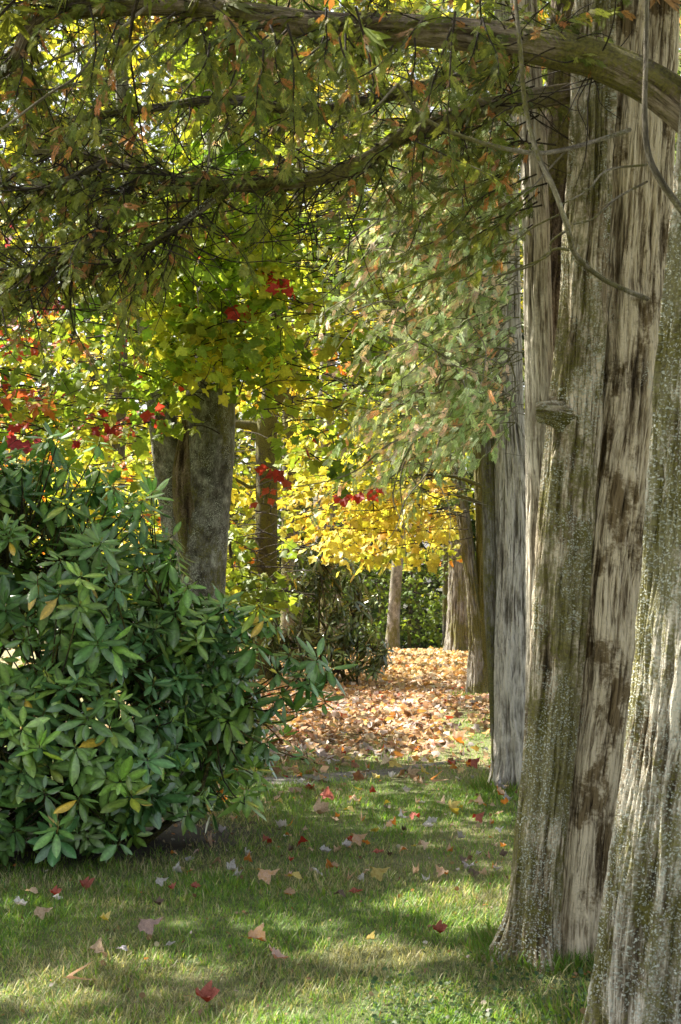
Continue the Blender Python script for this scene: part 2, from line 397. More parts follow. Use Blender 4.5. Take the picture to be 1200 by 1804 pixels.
CLEAR = []          # hollow spaces in the foliage: px/py polygon boxes and depth range, tested in space
def inmask(p):
    px = 600+p[:, 0]/p[:, 1]*F; py = 1000-(p[:, 2]-H)/p[:, 1]*F
    k = np.ones(len(p), bool)
    for x0, y0, x1, y1, d0, d1 in CLEAR:
        k &= ~((px > x0) & (px < x1) & (py > y0) & (py < y1) & (p[:, 1] > d0) & (p[:, 1] < d1))
    return k
def envelope(xs, ys):                    # the lower edge of a crown
    return lambda px: np.interp(px, xs, ys)
def sample(n, x0, x1, y0, y1, d0, d1, low=None, dens=None, jitter=40):
    px = R.uniform(x0, x1, n); py = R.uniform(y0, y1, n); Y = R.uniform(d0, d1, n)
    k = np.ones(n, bool)
    if low is not None: k &= py < low(px)+R.normal(0, jitter, n)
    p = np.stack([(px-600)/F*Y, Y, H-(py-1000)/F*Y], 1)
    if dens: k &= fbm(p*dens[0], 2) > dens[1]
    return p[k]

# ================================================================= THE SETTING
def axis_pts(lo, hi, seg): 
    a = [lo]
    for x1, st in seg: a += list(np.arange(a[-1]+st, x1+1e-6, st))
    return np.array(a)
gx = axis_pts(-150, 150, [(-20, 10), (-6, 1), (-3.2, .2), (3.2, .05), (6, .2), (20, 1), (150, 10)])
gy = axis_pts(-40, 300, [(3, 3), (4, .2), (15, .05), (30, .12), (60, 1.5), (300, 12)])
GX, GY = np.meshgrid(gx, gy); X, Y_ = GX.ravel(), GY.ravel()
gp = np.stack([X, Y_, X*0], 1)
nz1 = fbm(gp*1.3, 3); nz2 = fbm(gp*9, 3)
Z = gz(X, Y_)+(nz2-.5)*.008*(Y_ < 30)
def litter_amount(x, y):                 # how thick the fallen leaves lie
    x = np.asarray(x, float); y = np.asarray(y, float)
    n = fbm(np.stack([x*1.1, y*.8, x*0], 1), 3)-.5
    edge = 10.7+np.clip(x+1.2, 0, 4)*1.15
    a = 1/(1+np.exp(-(y-edge+n*3.2)*1.7))
    gr = np.clip(1-np.abs(x-1.25-(y-14)*.03)/.42, 0, 1)*np.clip((17.5-y)/2, 0, 1)*(y > 12)   # grass tongue at the cedars' feet
    left = np.clip((x+2.1+.12*(y-11))/.8, .12, 1)
    return np.clip(a*left*(1-gr*.85*(n > -.15)), 0, 1)
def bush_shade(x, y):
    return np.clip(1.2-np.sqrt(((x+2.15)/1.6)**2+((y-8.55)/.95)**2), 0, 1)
la = litter_amount(X, Y_)
soil = np.array([.06, .045, .03]); lawn = np.array([.11, .13, .045]); straw = np.array([.24, .21, .11]); lit = np.array([.3, .19, .1])
C = lawn+(straw-lawn)*np.clip((nz1-.42)*3, 0, .8)[:, None]
C = C+(lit-C)*la[:, None]*.9
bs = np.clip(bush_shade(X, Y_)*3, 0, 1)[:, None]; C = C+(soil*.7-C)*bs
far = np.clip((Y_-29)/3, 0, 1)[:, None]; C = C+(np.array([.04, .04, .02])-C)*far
m, nt, out = newmat('ground'); g = N(nt)
tc = g.n('ShaderNodeTexCoord').outputs['Object']
c = g.mix(1., g.attr('col', 'Color'), g.ramp(g.noise(tc, 30., 8, .7), [(.3, .45), (.7, 1.5)]), 'MULTIPLY')
b_ = g.n('ShaderNodeBsdfPrincipled', i_Base_Color=c, i_Roughness=.95)
bp = g.n('ShaderNodeBump', i_Strength=1., i_Distance=.02, i_Height=g.noise(tc, 60., 6, .7)); nt.links.new(bp.outputs[0], b_.inputs['Normal'])
nt.links.new(b_.outputs[0], out.inputs[0])
nx, ny = len(gx), len(gy); ii, jj = np.meshgrid(np.arange(ny-1), np.arange(nx-1), indexing='ij'); b0 = (ii*nx+jj).ravel()
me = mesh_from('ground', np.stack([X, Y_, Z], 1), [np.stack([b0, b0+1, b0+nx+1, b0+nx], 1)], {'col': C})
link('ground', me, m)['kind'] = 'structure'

# bare strip of trodden soil
mb = MB(); n_ = 90; t = np.linspace(0, 1, n_)
cx = -1.6+t*2.6; cy = 9.9+t*1.85+.12*np.sin(t*7)
w = (.27*np.sin(np.pi*np.clip(t, .02, .98))**.6)*(.35+1.3*fbm(np.stack([t*11, t*0, t*0], 1), 3))
K = 13; q = np.linspace(-1, 1, K)
rowx = cx[:, None]+q*0; edge = fbm(np.stack([t*25, t*0+4, t*0], 1), 3)
rowy = cy[:, None]+q[None]*w[:, None]*(.7+.6*edge[:, None])
V = np.stack([rowx, rowy, gz(rowx, rowy)-.010+.018*np.sqrt(np.clip(1-q[None]**2, 0, 1))+.010*(fbm(np.stack([rowx.ravel()*9, rowy.ravel()*9, rowx.ravel()*0], 1), 3).reshape(rowx.shape)-.5)], -1).reshape(-1, 3)
ii, jj = np.meshgrid(np.arange(n_-1), np.arange(K-1), indexing='ij'); b0 = (ii*K+jj).ravel()
m, nt, out = newmat('bare soil'); g = N(nt); tc = g.n('ShaderNodeTexCoord').outputs['Object']
b_ = g.n('ShaderNodeBsdfPrincipled', i_Base_Color=g.ramp(g.noise(tc, 22., 9, .75), [(.3, (.06, .052, .047)), (.5, (.15, .138, .125)), (.72, (.32, .3, .28))]), i_Roughness=.95)
bp = g.n('ShaderNodeBump', i_Strength=1., i_Distance=.02, i_Height=g.noise(tc, 70., 6, .75)); nt.links.new(bp.outputs[0], b_.inputs['Normal'])
nt.links.new(b_.outputs[0], out.inputs[0])
mb.add(V, [np.stack([b0, b0+K, b0+K+1, b0+1], 1)]); mb.build('dirt_path', m)['kind'] = 'structure'

# ---------------------------------------------------------------- grass
def grass_pts(n, y0, y1, pw=1.):
    y = y0+(y1-y0)*R.random(n)**pw; x = R.uniform(-1, 1, n)*(.255*y+.35)
    return x, y
def blade(bendv, w=.05):
    xs = [0, .4, .75, 1]; ws = [w, w*.85, w*.5, 0]; V = []
    for x, a in zip(xs, ws): V += [(x*(1-bendv*x*.35), a, -bendv*x*x*.55), (x*(1-bendv*x*.35), -a, -bendv*x*x*.55)]
    V = np.array(V); return V[:7], [np.array([[0, 2, 3, 1], [2, 4, 5, 3]]), np.array([[4, 6, 5]])]
BL = [blade(b, w) for b, w in ((.2, .028), (.6, .032), (1., .03), (.4, .045))]
mb = MB()
for n, y0, y1, hh in ((90000, 4.7, 7.2, .046), (90000, 7.2, 10.5, .05), (60000, 10.5, 15.5, .055), (12000, 15.5, 20, .06)):
    x, y = grass_pts(n, y0, y1)
    k = (R.random(n) > litter_amount(x, y)*.96) & (R.random(n) > np.clip(bush_shade(x, y)*2.6, 0, .97))
    sx, sy = x+1.6, y-9.9; tt = np.clip(sx/2.6, 0, 1); dy = np.abs(sy-tt*1.85-.12*np.sin(tt*7))
    k &= ~((dy < .24*np.sin(np.pi*tt)**.6*R.uniform(.5, 1.15, n)) & (R.random(n) < .93) & (sx > 0) & (sx < 2.6))
    x, y = x[k], y[k]; n = len(x)
    p3 = np.stack([x, y, x*0], 1); clump = fbm(p3*2.2, 3); fine = fbm(p3*11, 2)
    hgt = .84*hh*R.uniform(.45, 1.25, n)*(.55+1.0*clump)*(.75+.5*fine)
    lean = .55*R.random(n)+.25
    a = R.uniform(0, 2*np.pi, n)
    ax = nrm(np.stack([np.cos(a)*lean, np.sin(a)*lean, np.ones(n)], 1)); no = np.stack([np.cos(a), np.sin(a), -lean], 1)*-1
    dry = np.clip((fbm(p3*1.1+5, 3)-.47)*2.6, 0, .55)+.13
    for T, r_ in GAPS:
        if T[2] == 0 and T[1] < 7: dry = dry+.55*np.exp(-((x-T[0])**2+(y-T[1])**2)/(r_*1.1)**2)  # extra straw blades here paint the sunlit patches paler
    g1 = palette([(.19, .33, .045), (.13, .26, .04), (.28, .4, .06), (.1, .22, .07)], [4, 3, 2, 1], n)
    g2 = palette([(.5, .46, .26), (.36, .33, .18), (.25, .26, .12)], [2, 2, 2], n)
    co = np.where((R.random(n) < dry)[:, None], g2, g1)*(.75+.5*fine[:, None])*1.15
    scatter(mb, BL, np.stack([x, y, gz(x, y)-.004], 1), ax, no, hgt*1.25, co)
for (bx, by, br, nb) in ((.92, 5.85, .30, 2600), (1.05, 4.85, .32, 1500), (1.27, 10.3, .24, 1500), (1.72, 17.4, .3, 900)):    # longer tufts the mower misses at the trunk feet
    a = R.uniform(0, 6.28, nb); rr_ = br*R.uniform(.75, 1.35, nb); x = bx+np.cos(a)*rr_; y = by+np.sin(a)*rr_*.9
    ax = nrm(np.stack([np.cos(a)*.3, np.sin(a)*.3, np.ones(nb)], 1)+rv(nb, .22)); 
    scatter(mb, BL, np.stack([x, y, gz(x, y)-.004], 1), ax, rv(nb)*[1, 1, .1], R.uniform(.04, .12, nb), palette([(.17, .3, .045), (.12, .22, .04), (.3, .3, .12), (.4, .36, .2)], [4, 3, 2, 1], nb))
o = mb.build('lawn_grass', M['grass']); tag(o, 'short green lawn grass with straw coloured blades', 'grass', kind='stuff')

# small dark ground cover at the foot of the cedars
mb = MB(); n = 2000
px = R.uniform(640, 1130, n); py = R.uniform(1640, 1900, n); keep = (py > 1735-(px-800)*.12+R.normal(0, 25, n)); px, py = px[keep], py[keep]
Yg = H*F/(py-1000); x = (px-600)/F*Yg; n = len(x)
scatter(mb, CL, np.stack([x, Yg, gz(x, Yg)+R.uniform(.01, .05, n)], 1), rv(n)*[1, 1, .3], np.array([0, -.2, 1])+rv(n, .35), R.uniform(.01, .022, n), palette([(.05, .10, .04), (.08, .13, .04), (.12, .15, .06)], [3, 2, 1], n))
o = mb.build('ground_cover', M['grass']); tag(o, 'small dark leaved ground cover at the foot of the front cedars', 'ground cover', kind='stuff')

# ================================================================= CEDARS
OLIVE = [(.24, .28, .05), (.17, .21, .04), (.34, .37, .07), (.12, .15, .04), (.6, .27, .09), (.44, .25, .12)]
OW = [5, 5, 3, 3, 1.1, .9]
PALEC = [(.32, .4, .2), (.24, .32, .14), (.5, .55, .4), (.58, .46, .36), (.14, .2, .05), (.55, .3, .17)]
PW = [4, 3, 4, 2.6, 2, .8]
MIDC = [(.18, .25, .07), (.14, .2, .045), (.28, .33, .15), (.42, .25, .1)]
def cedar_sprays(mb, tw, pts_dir, colf, size=.11, L=(.25, .7), nsp=9, temps=SPR, twr=.004, cull=True, wob=.35, hang=.35):
    """pts_dir: list of (start, direction); each grows a drooping twig carrying flat sprays"""
    for (a, d) in pts_dir:
        Lt = random.uniform(*L); d = d/np.linalg.norm(d)
        pts = [a]; cur = a.copy(); dd = d.copy()
        for k in range(4):
            dd = dd+rv(1, wob*.5)[0]+np.array([0, 0, -hang*.4]); dd /= np.linalg.norm(dd); cur = cur+dd*Lt/4; pts.append(cur)
        sp = spline(pts, nsp+3); tang = nrm(np.gradient(sp, axis=0))
        add_tube(tw, pts, [twr, twr*.8, twr*.6, twr*.4, twr*.2], 4, 7, cap=False)
        sp = sp[2:]; tang = tang[2:]; n = len(sp)
        ref = nrm(np.cross(tang, [0, 0, 1.])+1e-4)*np.where(np.arange(n) % 2, 1, -1)[:, None]
        ax = nrm(tang*.7+ref*.8+rv(n, .3)+np.array([0, 0, -.25])); no = nrm(np.array([0, -.5, .7])+rv(n, .55))
        co = colf(n)*R.uniform(.7, 1.25, (n, 1))
        k = R.random(n) > .1
        if cull: k &= sunmask(sp)
        k &= inmask(sp)
        scatter(mb, temps, sp[k], ax[k], no[k], (R.uniform(.6, 1.2, n)*size)[k], co[k])
def side_twigs(path, n, t0=.1, t1=1., down=.3, outward=1.):
    sp = spline(path, 60); tg = nrm(np.gradient(sp, axis=0)); res = []
    for _ in range(n):
        i = int((t0+(t1-t0)*random.random())*59); d = rv(1, .8)[0]; d[2] = d[2]*.6-down
        d = d+tg[i]*outward*.8; res.append((sp[i].copy(), d))
    return res
def leafy_part(name, mb, tw, parent, mat, twmat):      # foliage and the fine twigs that carry it
    V = np.concatenate(mb.V+tw.V); nl = mb.n; Fs = []; mi = []
    for k in (3, 4):
        for b, off, i in ((mb, 0, 0), (tw, nl, 1)):
            if b.F[k]: f = np.concatenate(b.F[k])+off; Fs.append(f); mi.append(np.full(len(f), i))
    nt_ = tw.n; c = np.concatenate(mb.A['col']); at = {'col': np.vstack([c, np.zeros((nt_, 3))])}
    if nt_: at['bk'] = np.vstack([np.zeros((nl, 3))]+tw.A['bk']); at['cav'] = np.concatenate([np.zeros(nl)]+tw.A['cav'])
    me = mesh_from(name, V, Fs, at); o = link(name, me, mat, parent); me.materials.append(twmat)
    if len(me.polygons) == sum(len(f) for f in mi): me.polygons.foreach_set('material_index', np.concatenate(mi).astype(np.int32))
    return o

# foliage should not grow through the open views to the trunks
CLEAR += [(920, 560, 1215, 1900, 1, 9.5), (1000, 200, 1190, 600, 1, 9), (300, 800, 420, 1090, 1, 12.2), (640, 1010, 860, 1250, 8, 26.5), (444, 700, 498, 1010, 12.5, 19.7)]

# --- front cedar, several fused stems
tA = thing('cedar_tree', 'nearest whole cedar, several fused shaggy stems with brown bleached bark and a mossy stub', 'tree', tuple(P(990, 1690, 5.85)))
def tr(lst, Y): return np.array([P(x, y, Y+(r[3] if len(r) > 3 else 0)) for r in lst for x, y in [(r[0], r[1])]]), [r[2]*Y/F for r in lst]
def trunk_part(name, lst, Y, disp, mat, parent, nseg, nring):
    lst = [(r[0], r[1], r[2], (r[3] if len(r) > 3 else 0)) for r in lst]
    # resample evenly in height so that rings are even
    p, rd = tr(lst, Y); mb = MB(); V, Fs, bk, cav = tube(p, rd, nseg, nring, disp, R.uniform(0, 9)); mb.add(V, Fs, bk=bk, cav=cav)
    return mb.build(name, mat, parent)
a1 = trunk_part('trunk', [(998, 1770, 84), (1000, 1690, 78), (1008, 1560, 72), (1022, 1400, 72), (1045, 1200, 76), (1060, 1000, 76), (1078, 850, 76), (1096, 700, 72), (1105, 500, 66), (1118, 300, 60), (1130, 0, 58), (1136, -400, 55), (1140, -900, 40), (1140, -1300, 15)], 5.85, disp_cedar(.17, .018, .55, .16, 4, 1.), M['bark_a'], tA, 560, 1500)
a2 = trunk_part('stem', [(938, 1760, 46), (938, 1690, 46), (952, 1500, 42), (966, 1350, 42), (978, 1200, 44), (992, 1000, 47), (1004, 850, 48), (1014, 740, 46), (1024, 600, 40), (1030, 450, 36), (1040, 300, 34), (1046, 0, 30), (1050, -500, 20)], 5.72, disp_cedar(.22, .020, 1.0, .13, 4, 4.), M['bark_a2'], tA, 420, 1200)
a3 = trunk_part('stem', [(968, 1700, 20), (958, 1500, 26), (954, 1300, 25), (952, 1100, 24), (950, 900, 23), (950, 700, 24), (948, 560, 23), (944, 400, 22), (936, 200, 21), (922, 0, 22), (915, -400, 14)], 5.95, disp_cedar(.12, .010, .1, .1, 3, 7.), M['bark_a3'], tA, 260, 1000)
for nm, lst, Yq in (('trunk', [(1055, 1735, 40), (1062, 1650, 34), (1075, 1500, 30), (1090, 1300, 28), (1105, 1150, 22)], 5.95),):
    trunk_part('stem', lst, Yq, disp_cedar(.2, .012, .6, .12, 3, 2.), M['bark_a'], tA, 160, 400)
# dark inner stem seen in the recess
trunk_part('stem', [(985, 900, 26), (975, 700, 26), (970, 500, 30), (985, 300, 32), (1000, 100, 30), (1010, -300, 24)], 6.25, disp_cedar(.2, .012, 0, .1, 3, 5.), M['bark_scar'], tA, 160, 400)
s_ = trunk_part('branch_stub', [(1012, 765, 30, .03), (1004, 750, 28, -.03), (992, 738, 25, -.07), (976, 731, 20, -.095), (960, 728, 17, -.11), (948, 727, 16, -.115), (945, 727, 9, -.115)], 5.72, disp_cedar(.3, .01, 0, .1, 3, 2.), M['bark_a2'], tA, 140, 90)
# --- right cedar
tB = thing('cedar_tree', 'cedar trunk crusted with pale green lichen, cut off by the right picture edge', 'tree', tuple(P(1160, 1840, 4.75)))
trunk_part('trunk', [(1165, 1900, 118), (1165, 1800, 112), (1170, 1650, 110), (1205, 1400, 108), (1238, 1150, 108), (1262, 800, 104), (1283, 500, 98), (1300, 200, 92), (1310, -100, 85), (1320, -700, 60), (1325, -1100, 20)], 4.75, disp_cedar(.16, .018, .25, .14, 5, 6.), M['bark_b'], tB, 520, 1300)

def limb(name, pts, r0, r1, mat, parent, nseg=18, nring=160, strip=.006):
    path = np.array([P(*p) for p in pts]); k = len(path); rad = list(r0+(r1-r0)*np.linspace(0, 1, k)**.8)
    mb = MB(); V, Fs, bk, cav = tube(path, rad, nseg, nring, disp_cedar(.12, strip, 0, .1, 3, random.random()*9), R.uniform(0, 9))
    mb.add(V, Fs, bk=bk, cav=cav); return mb.build(name, mat, parent), path
L1, p1 = limb('branch', [(1235, 215, 4.95), (1150, 150, 4.95), (1050, 105, 4.95), (950, 82, 4.95), (850, 64, 5.0), (700, 52, 5.05), (550, 44, 5.1), (400, 20, 5.2), (300, 8, 5.3), (150, 14, 5.4), (85, 32, 5.4), (50, 62, 5.4), (28, 105, 5.4), (-15, 160, 5.4)], .075, .02, M['limb'], tB, 64, 700, .012)
L2, p2 = limb('branch', [(1050, 158, 5.82), (960, 170, 5.75), (905, 182, 5.6), (850, 190, 5.4), (780, 212, 5.3), (700, 245, 5.25), (640, 288, 5.2), (560, 312, 5.2), (480, 322, 5.2), (400, 326, 5.2), (320, 318, 5.3), (250, 298, 5.4), (150, 275, 5.6), (60, 270, 5.8)], .042, .016, M['limb'], tA, 48, 400, .009)
L3, p3_ = limb('branch', [(405, 328, 5.2), (350, 372, 5.2), (285, 420, 5.2), (220, 458, 5.2), (120, 482, 5.3), (20, 492, 5.4)], .017, .008, M['limb_dark'], tA)
L4, p4 = limb('branch', [(245, 296, 5.4), (218, 345, 5.3), (165, 420, 5.2), (100, 466, 5.2), (40, 488, 5.2), (-10, 545, 5.2)], .022, .012, M['limb_dark'], tA)
L5, p5 = limb('branch', [(190, 285, 5.5), (125, 315, 5.4), (65, 335, 5.4), (-30, 325, 5.4)], .018, .010, M['limb_dark'], tA)
L6, p6 = limb('branch', [(880, 120, 6.3), (760, 150, 6.3), (650, 175, 6.3), (540, 196, 6.3), (400, 176, 6.4), (270, 190, 6.5), (120, 212, 6.6), (-40, 235, 6.7)], .035, .012, M['limb_dark'], tA, 32, 300)
dead = MB()
for pts, r0, r1 in (
    ([(1112, 228, 5.73), (1060, 245, 5.35), (1000, 262, 5.0), (950, 270, 4.7), (890, 262, 4.5), (830, 246, 4.5), (770, 222, 4.5), (735, 195, 4.5), (700, 148, 4.5)], .009, .006),
    ([(905, -30, 4.2), (916, 80, 4.2), (925, 180, 4.2), (945, 265, 4.2), (975, 330, 4.2), (998, 395, 4.3), (1015, 450, 4.6), (1060, 490, 5.2), (1105, 512, 5.5), (1150, 530, 5.76)], .006, .010),
    ([(1140, -20, 4.0), (1138, 100, 4.0), (1136, 200, 4.0), (1142, 270, 4.0), (1165, 320, 4.0), (1205, 375, 4.1)], .006, .011),
    ([(1003, 440, 4.5), (975, 440, 4.5), (940, 466, 4.5), (905, 478, 4.5), (870, 490, 4.5)], .005, .002),
    ([(1000, 405, 4.4), (972, 425, 4.4), (966, 450, 4.4), (920, 470, 4.4), (878, 486, 4.4)], .004, .002),
    ([(1010, 395, 4.4), (1045, 385, 4.5), (1085, 350, 4.6), (1140, 320, 4.8)], .003, .004),
    ([(990, 360, 4.3), (1035, 335, 4.4), (1070, 300, 4.6), (1140, 290, 4.7)], .002, .004),
    ([(985, 378, 4.3), (940, 400, 4.3), (905, 425, 4.3), (870, 432, 4.3)], .003, .0015),
    ([(700, 148, 4.5), (660, 190, 4.5), (620, 210, 4.6), (590, 225, 4.6)], .004, .0015),
    ([(1000, 262, 5.0), (965, 300, 4.9), (930, 335, 4.8), (890, 345, 4.8)], .004, .0015),
    ([(60, 120, 5.0), (130, 90, 5.0), (200, 60, 5.0), (260, 10, 5.0)], .004, .006),
    ([(0, 230, 5.0), (80, 170, 5.0), (140, 130, 5.0), (190, 60, 5.0)], .005, .005),
    ([(370, 240, 5.2), (366, 300, 5.2), (355, 350, 5.2), (350, 420, 5.2)], .004, .002),
    ([(215, 470, 6.2), (232, 530, 6.2), (222, 590, 6.2), (218, 650, 6.2)], .005, .002),
    ([(320, 410, 6.2), (325, 460, 6.2), (345, 500, 6.2), (350, 540, 6.2)], .004, .002)):
    db = MB(); add_tube(db, [P(*q) for q in pts], list(np.linspace(r0, r1, len(pts))), 8, 60, disp_cedar(.15, .0015, 0, .1, 3, 1.)); db.build('dead_twig', M['twig_mid'], tA)
for lst, n_tw in ((p1, 80), (p2, 170), (p3_, 70), (p4, 60), (p5, 40), (p6, 90)):      # fine bare twiglets hanging from the limbs
    for a, d in side_twigs(lst, n_tw, .1, 1, .25, .6):
        d = d/np.linalg.norm(d); Lt = random.uniform(.15, .55); pts = [a]; dd = d.copy(); c_ = a.copy()
        for k in range(4): dd = dd+rv(1, .35)[0]; dd /= np.linalg.norm(dd); c_ = c_+dd*Lt/4; pts.append(c_)
        add_tube(dead, pts, [.0035, .003, .0024, .0018, .001], 4, 12, cap=False)
fol = MB(); tw = dead; CO = lambda n: palette(OLIVE, OW, n)
starts = side_twigs(p1, 90, .25, 1, .15)+side_twigs(p2, 55, .15, 1, .2)+side_twigs(p3_, 26, .2, 1, .2)+side_twigs(p4, 26, .1, 1, .2)+side_twigs(p5, 22, .1, 1, .2)+side_twigs(p6, 80, .1, 1, .15)
low = envelope([-50, 100, 220, 330, 450, 600, 700, 800, 900, 1000], [500, 470, 420, 330, 300, 310, 340, 420, 470, 250])
cs = sample(620, -60, 1010, -60, 520, 5.5, 8.4, low, (1.5, .48), 25)
starts += [(c_, rv(1)[0]*[1, 1, .4]+[0, 0, -.3]) for c_ in cs]
# hanging orange tipped sprays near the lens side of the limb
starts += [(P(random.uniform(870, 985), random.uniform(-20, 400), random.uniform(5.2, 5.7)), np.array([random.uniform(-1, -.2), random.uniform(-.4, .4), -.2])) for _ in range(34)]
starts += [(P(random.uniform(150, 900), random.uniform(10, 90), random.uniform(4.3, 4.9)), np.array([random.uniform(-.6, .3), -.2, -.6])) for _ in range(36)]
cedar_sprays(fol, tw, starts, CO, .06, (.2, .55), 27, hang=.22)
# upper crown, above the picture
cs = sample(420, -500, 1500, -900, 0, 4.6, 7.5, None, (.8, .47))
cedar_sprays(fol, tw, [(c_, rv(1)[0]*[1, 1, .4]) for c_ in cs], CO, .17, (.5, 1.), 8, SPRS, .008)
leafy_part('crown', fol, tw, tA, M['cedar'], M['twig_dark'])
fb = MB(); wb = MB(); q = np.stack([R.uniform(-1.2, 4.5, 520), R.uniform(-2.5, 5.2, 520), R.uniform(3.9, 7.5, 520)], 1)  # unseen boughs added overhead and behind the camera to shade trunks and lawn
q = q[(600+q[:, 0]/np.maximum(q[:, 1], .1)*F > -4000) & ((q[:, 1] < 1.) | (1000-(q[:, 2]-H)/np.maximum(q[:, 1], .1)*F < -350)) & (fbm(q*.9, 2) > .42)]
cedar_sprays(fb, wb, [(c_, rv(1)[0]*[1, 1, .4]) for c_ in q], CO, .19, (.5, 1.), 8, SPRS, .008); leafy_part('crown', fb, wb, tB, M['cedar'], M['twig_dark'])

# --- grey cedar behind
def mid_cedar(label, Y, parts, mats, fol_regions, colf, size, base, tangle=None):
    t_ = thing('cedar_tree', label, 'tree', tuple(base))
    first = True
    for lst, dsp, mt, ns, nr in parts:
        trunk_part('trunk' if first else 'stem', lst, Y, dsp, M[mt], t_, ns, nr); first = False
    f_ = MB(); w_ = MB()
    for cs, sz, temps in fol_regions:
        st = []
        for c_ in cs:
            dx = c_[0]-base[0]; d = np.array([np.sign(dx)*1.2, random.uniform(-.6, .6), random.uniform(-.5, .2)])+rv(1, .35)[0]; st.append((c_, d))
        cedar_sprays(f_, w_, st, colf, sz*.78, (.3, .8), 12, temps, .004)
    if tangle is not None: bare_tangle(w_, tangle, 1., .008)
    leafy_part('crown', f_, w_, t_, M['cedar'], M['twig'])
    return t_
def bare_tangle(mb, cs, L, r):
    for c_ in cs:
        d = np.array([-.8, random.uniform(-.4, .4), random.uniform(-.7, .5)])+rv(1, .55)[0]; pts = [c_]; q_ = c_.copy()
        for k in range(5):
            d = nrm((d+rv(1, .42)[0]+[0, 0, -.08])[None])[0]; q_ = q_+d*L*random.uniform(.12, .3); pts.append(q_)
        add_tube(mb, pts, [r, r*.8, r*.65, r*.5, r*.35, r*.2], 4, 14, cap=False)
CP = lambda n: palette(PALEC, PW, n)*1.85
CM = lambda n: palette(MIDC, [4, 4, 3, 1], n)
lowD = envelope([560, 640, 700, 760, 830, 870, 900], [560, 760, 800, 830, 760, 730, 640])
tD = mid_cedar('pale grey stringy barked cedar just behind the front cedar, with silvery drooping sprays', 10.3,
    [([(912, 1420, 46), (912, 1380, 42), (912, 1250, 40), (910, 1100, 40), (908, 950, 36), (903, 820, 30), (898, 740, 24), (894, 600, 22), (890, 300, 20), (890, -200, 14), (890, -600, 6)], disp_cedar(.10, .014, .35, .15, 5, 2.), 'bark_d', 300, 900),
     ([(874, 1340, 7), (870, 1200, 9), (864, 1050, 11), (861, 900, 11), (857, 740, 10), (850, 560, 8), (842, 300, 6)], disp_cedar(.15, .008, 0, .1, 3, 3.), 'bark_f', 90, 500),
     ([(868, 1392, 9), (874, 1360, 7), (879, 1310, 6), (884, 1250, 6), (890, 1200, 6)], disp_cedar(.2, .008, 0, .1, 3, 4.), 'bark_f', 60, 120)],
    None, [(sample(520, 690, 930, 230, 850, 9.3, 12.2, lowD, (1.3, .42), 25), .12, SPR), (sample(260, 820, 1330, -60, 560, 8.8, 12.5, None, (1.3, .36)), .13, SPR), (sample(200, 830, 925, 150, 745, 9.0, 10.0, None, None), .13, SPR), (sample(110, 872, 925, 200, 730, 9.2, 9.8, None, None), .13, SPR), (sample(60, 1120, 1330, 560, 1300, 8.8, 10.5, None, None), .13, SPR), (sample(110, 400, 1300, -500, 200, 9, 12, None, (.7, .42)), .22, SPRS)], CP, .11, P(910, 1390, 10.3), sample(90, 700, 900, 260, 800, 9.2, 10.6, lowD, None, 10))
lowE = envelope([640, 700, 760, 830, 880], [700, 800, 850, 880, 860])
tE = mid_cedar('twin stemmed leaning cedar with thick moss at its foot, beside the leaf covered ground', 17.4,
    [([(848, 1250, 26), (847, 1215, 22), (842, 1120, 15), (834, 1040, 12), (824, 960, 11), (814, 890, 11), (803, 800, 10), (792, 640, 8), (780, 300, 5)], disp_cedar(.12, .014, .3, .35, 5, 1.), 'bark_f', 160, 500),
     ([(856, 1250, 24), (856, 1200, 20), (856, 1100, 16), (855, 980, 14), (852, 860, 14), (846, 700, 13), (842, 400, 10), (842, 0, 5)], disp_cedar(.15, .018, .3, .4, 5, 5.), 'bark_e', 160, 500)],
    None, [(sample(240, 720, 900, 300, 900, 15.8, 18.8, lowE, (.9, .42), 25), .15, SPRS), (sample(90, 500, 1200, -300, 300, 15, 19, None, (.6, .4)), .3, SPRS)], CM, .15, P(848, 1230, 17.4))
tF = mid_cedar('farthest cedar of the row, broad grey trunk with flared foot at the crest', 27, 
    [([(812, 1165, 26), (811, 1120, 20), (808, 1000, 16), (806, 880, 15), (804, 700, 13), (804, 400, 9), (804, 100, 4)], disp_cedar(.15, .02, .4, .6, 5, 3.), 'bark_f', 120, 300)],
    None, [(sample(160, 730, 900, 300, 860, 25.8, 28.5, None, (.7, .4)), .22, SPRS)], CM, .2, P(812, 1148, 27))
# cedar twigs sprouting low on the grey trunk
# ================================================================= MAPLES AND OTHER BROADLEAVES
GREENY = [(.23, .34, .04), (.16, .26, .035), (.34, .42, .05), (.44, .44, .05)]
YEL = [(.6, .54, .06), (.64, .52, .07), (.46, .46, .05), (.62, .42, .06)]
REDS = [(.45, .05, .04), (.5, .1, .05), (.38, .06, .1), (.6, .2, .06)]
ORG = [(.8, .32, .04), (.75, .2, .03), (.7, .42, .05)]
DGREEN = [(.08, .14, .025), (.13, .2, .03), (.2, .28, .04)]
YG = [(.5, .5, .05), (.68, .58, .06), (.34, .4, .045), (.22, .3, .04)]
def red_mix(base, bw, red, amt, bias=None):
    def f(C):
        n = len(C); a = palette(base, bw, n); b = palette(red, [1]*len(red), n)
        k = fbm(C*1.5+31, 2)
        pr = amt if bias is None else amt*bias(C)
        return np.where(((k > .56) & (R.random(n) < pr*2.6) | (R.random(n) < pr*.3))[:, None], b, a)
    return f
def pxof(C): return 600+C[:, 0]/C[:, 1]*F
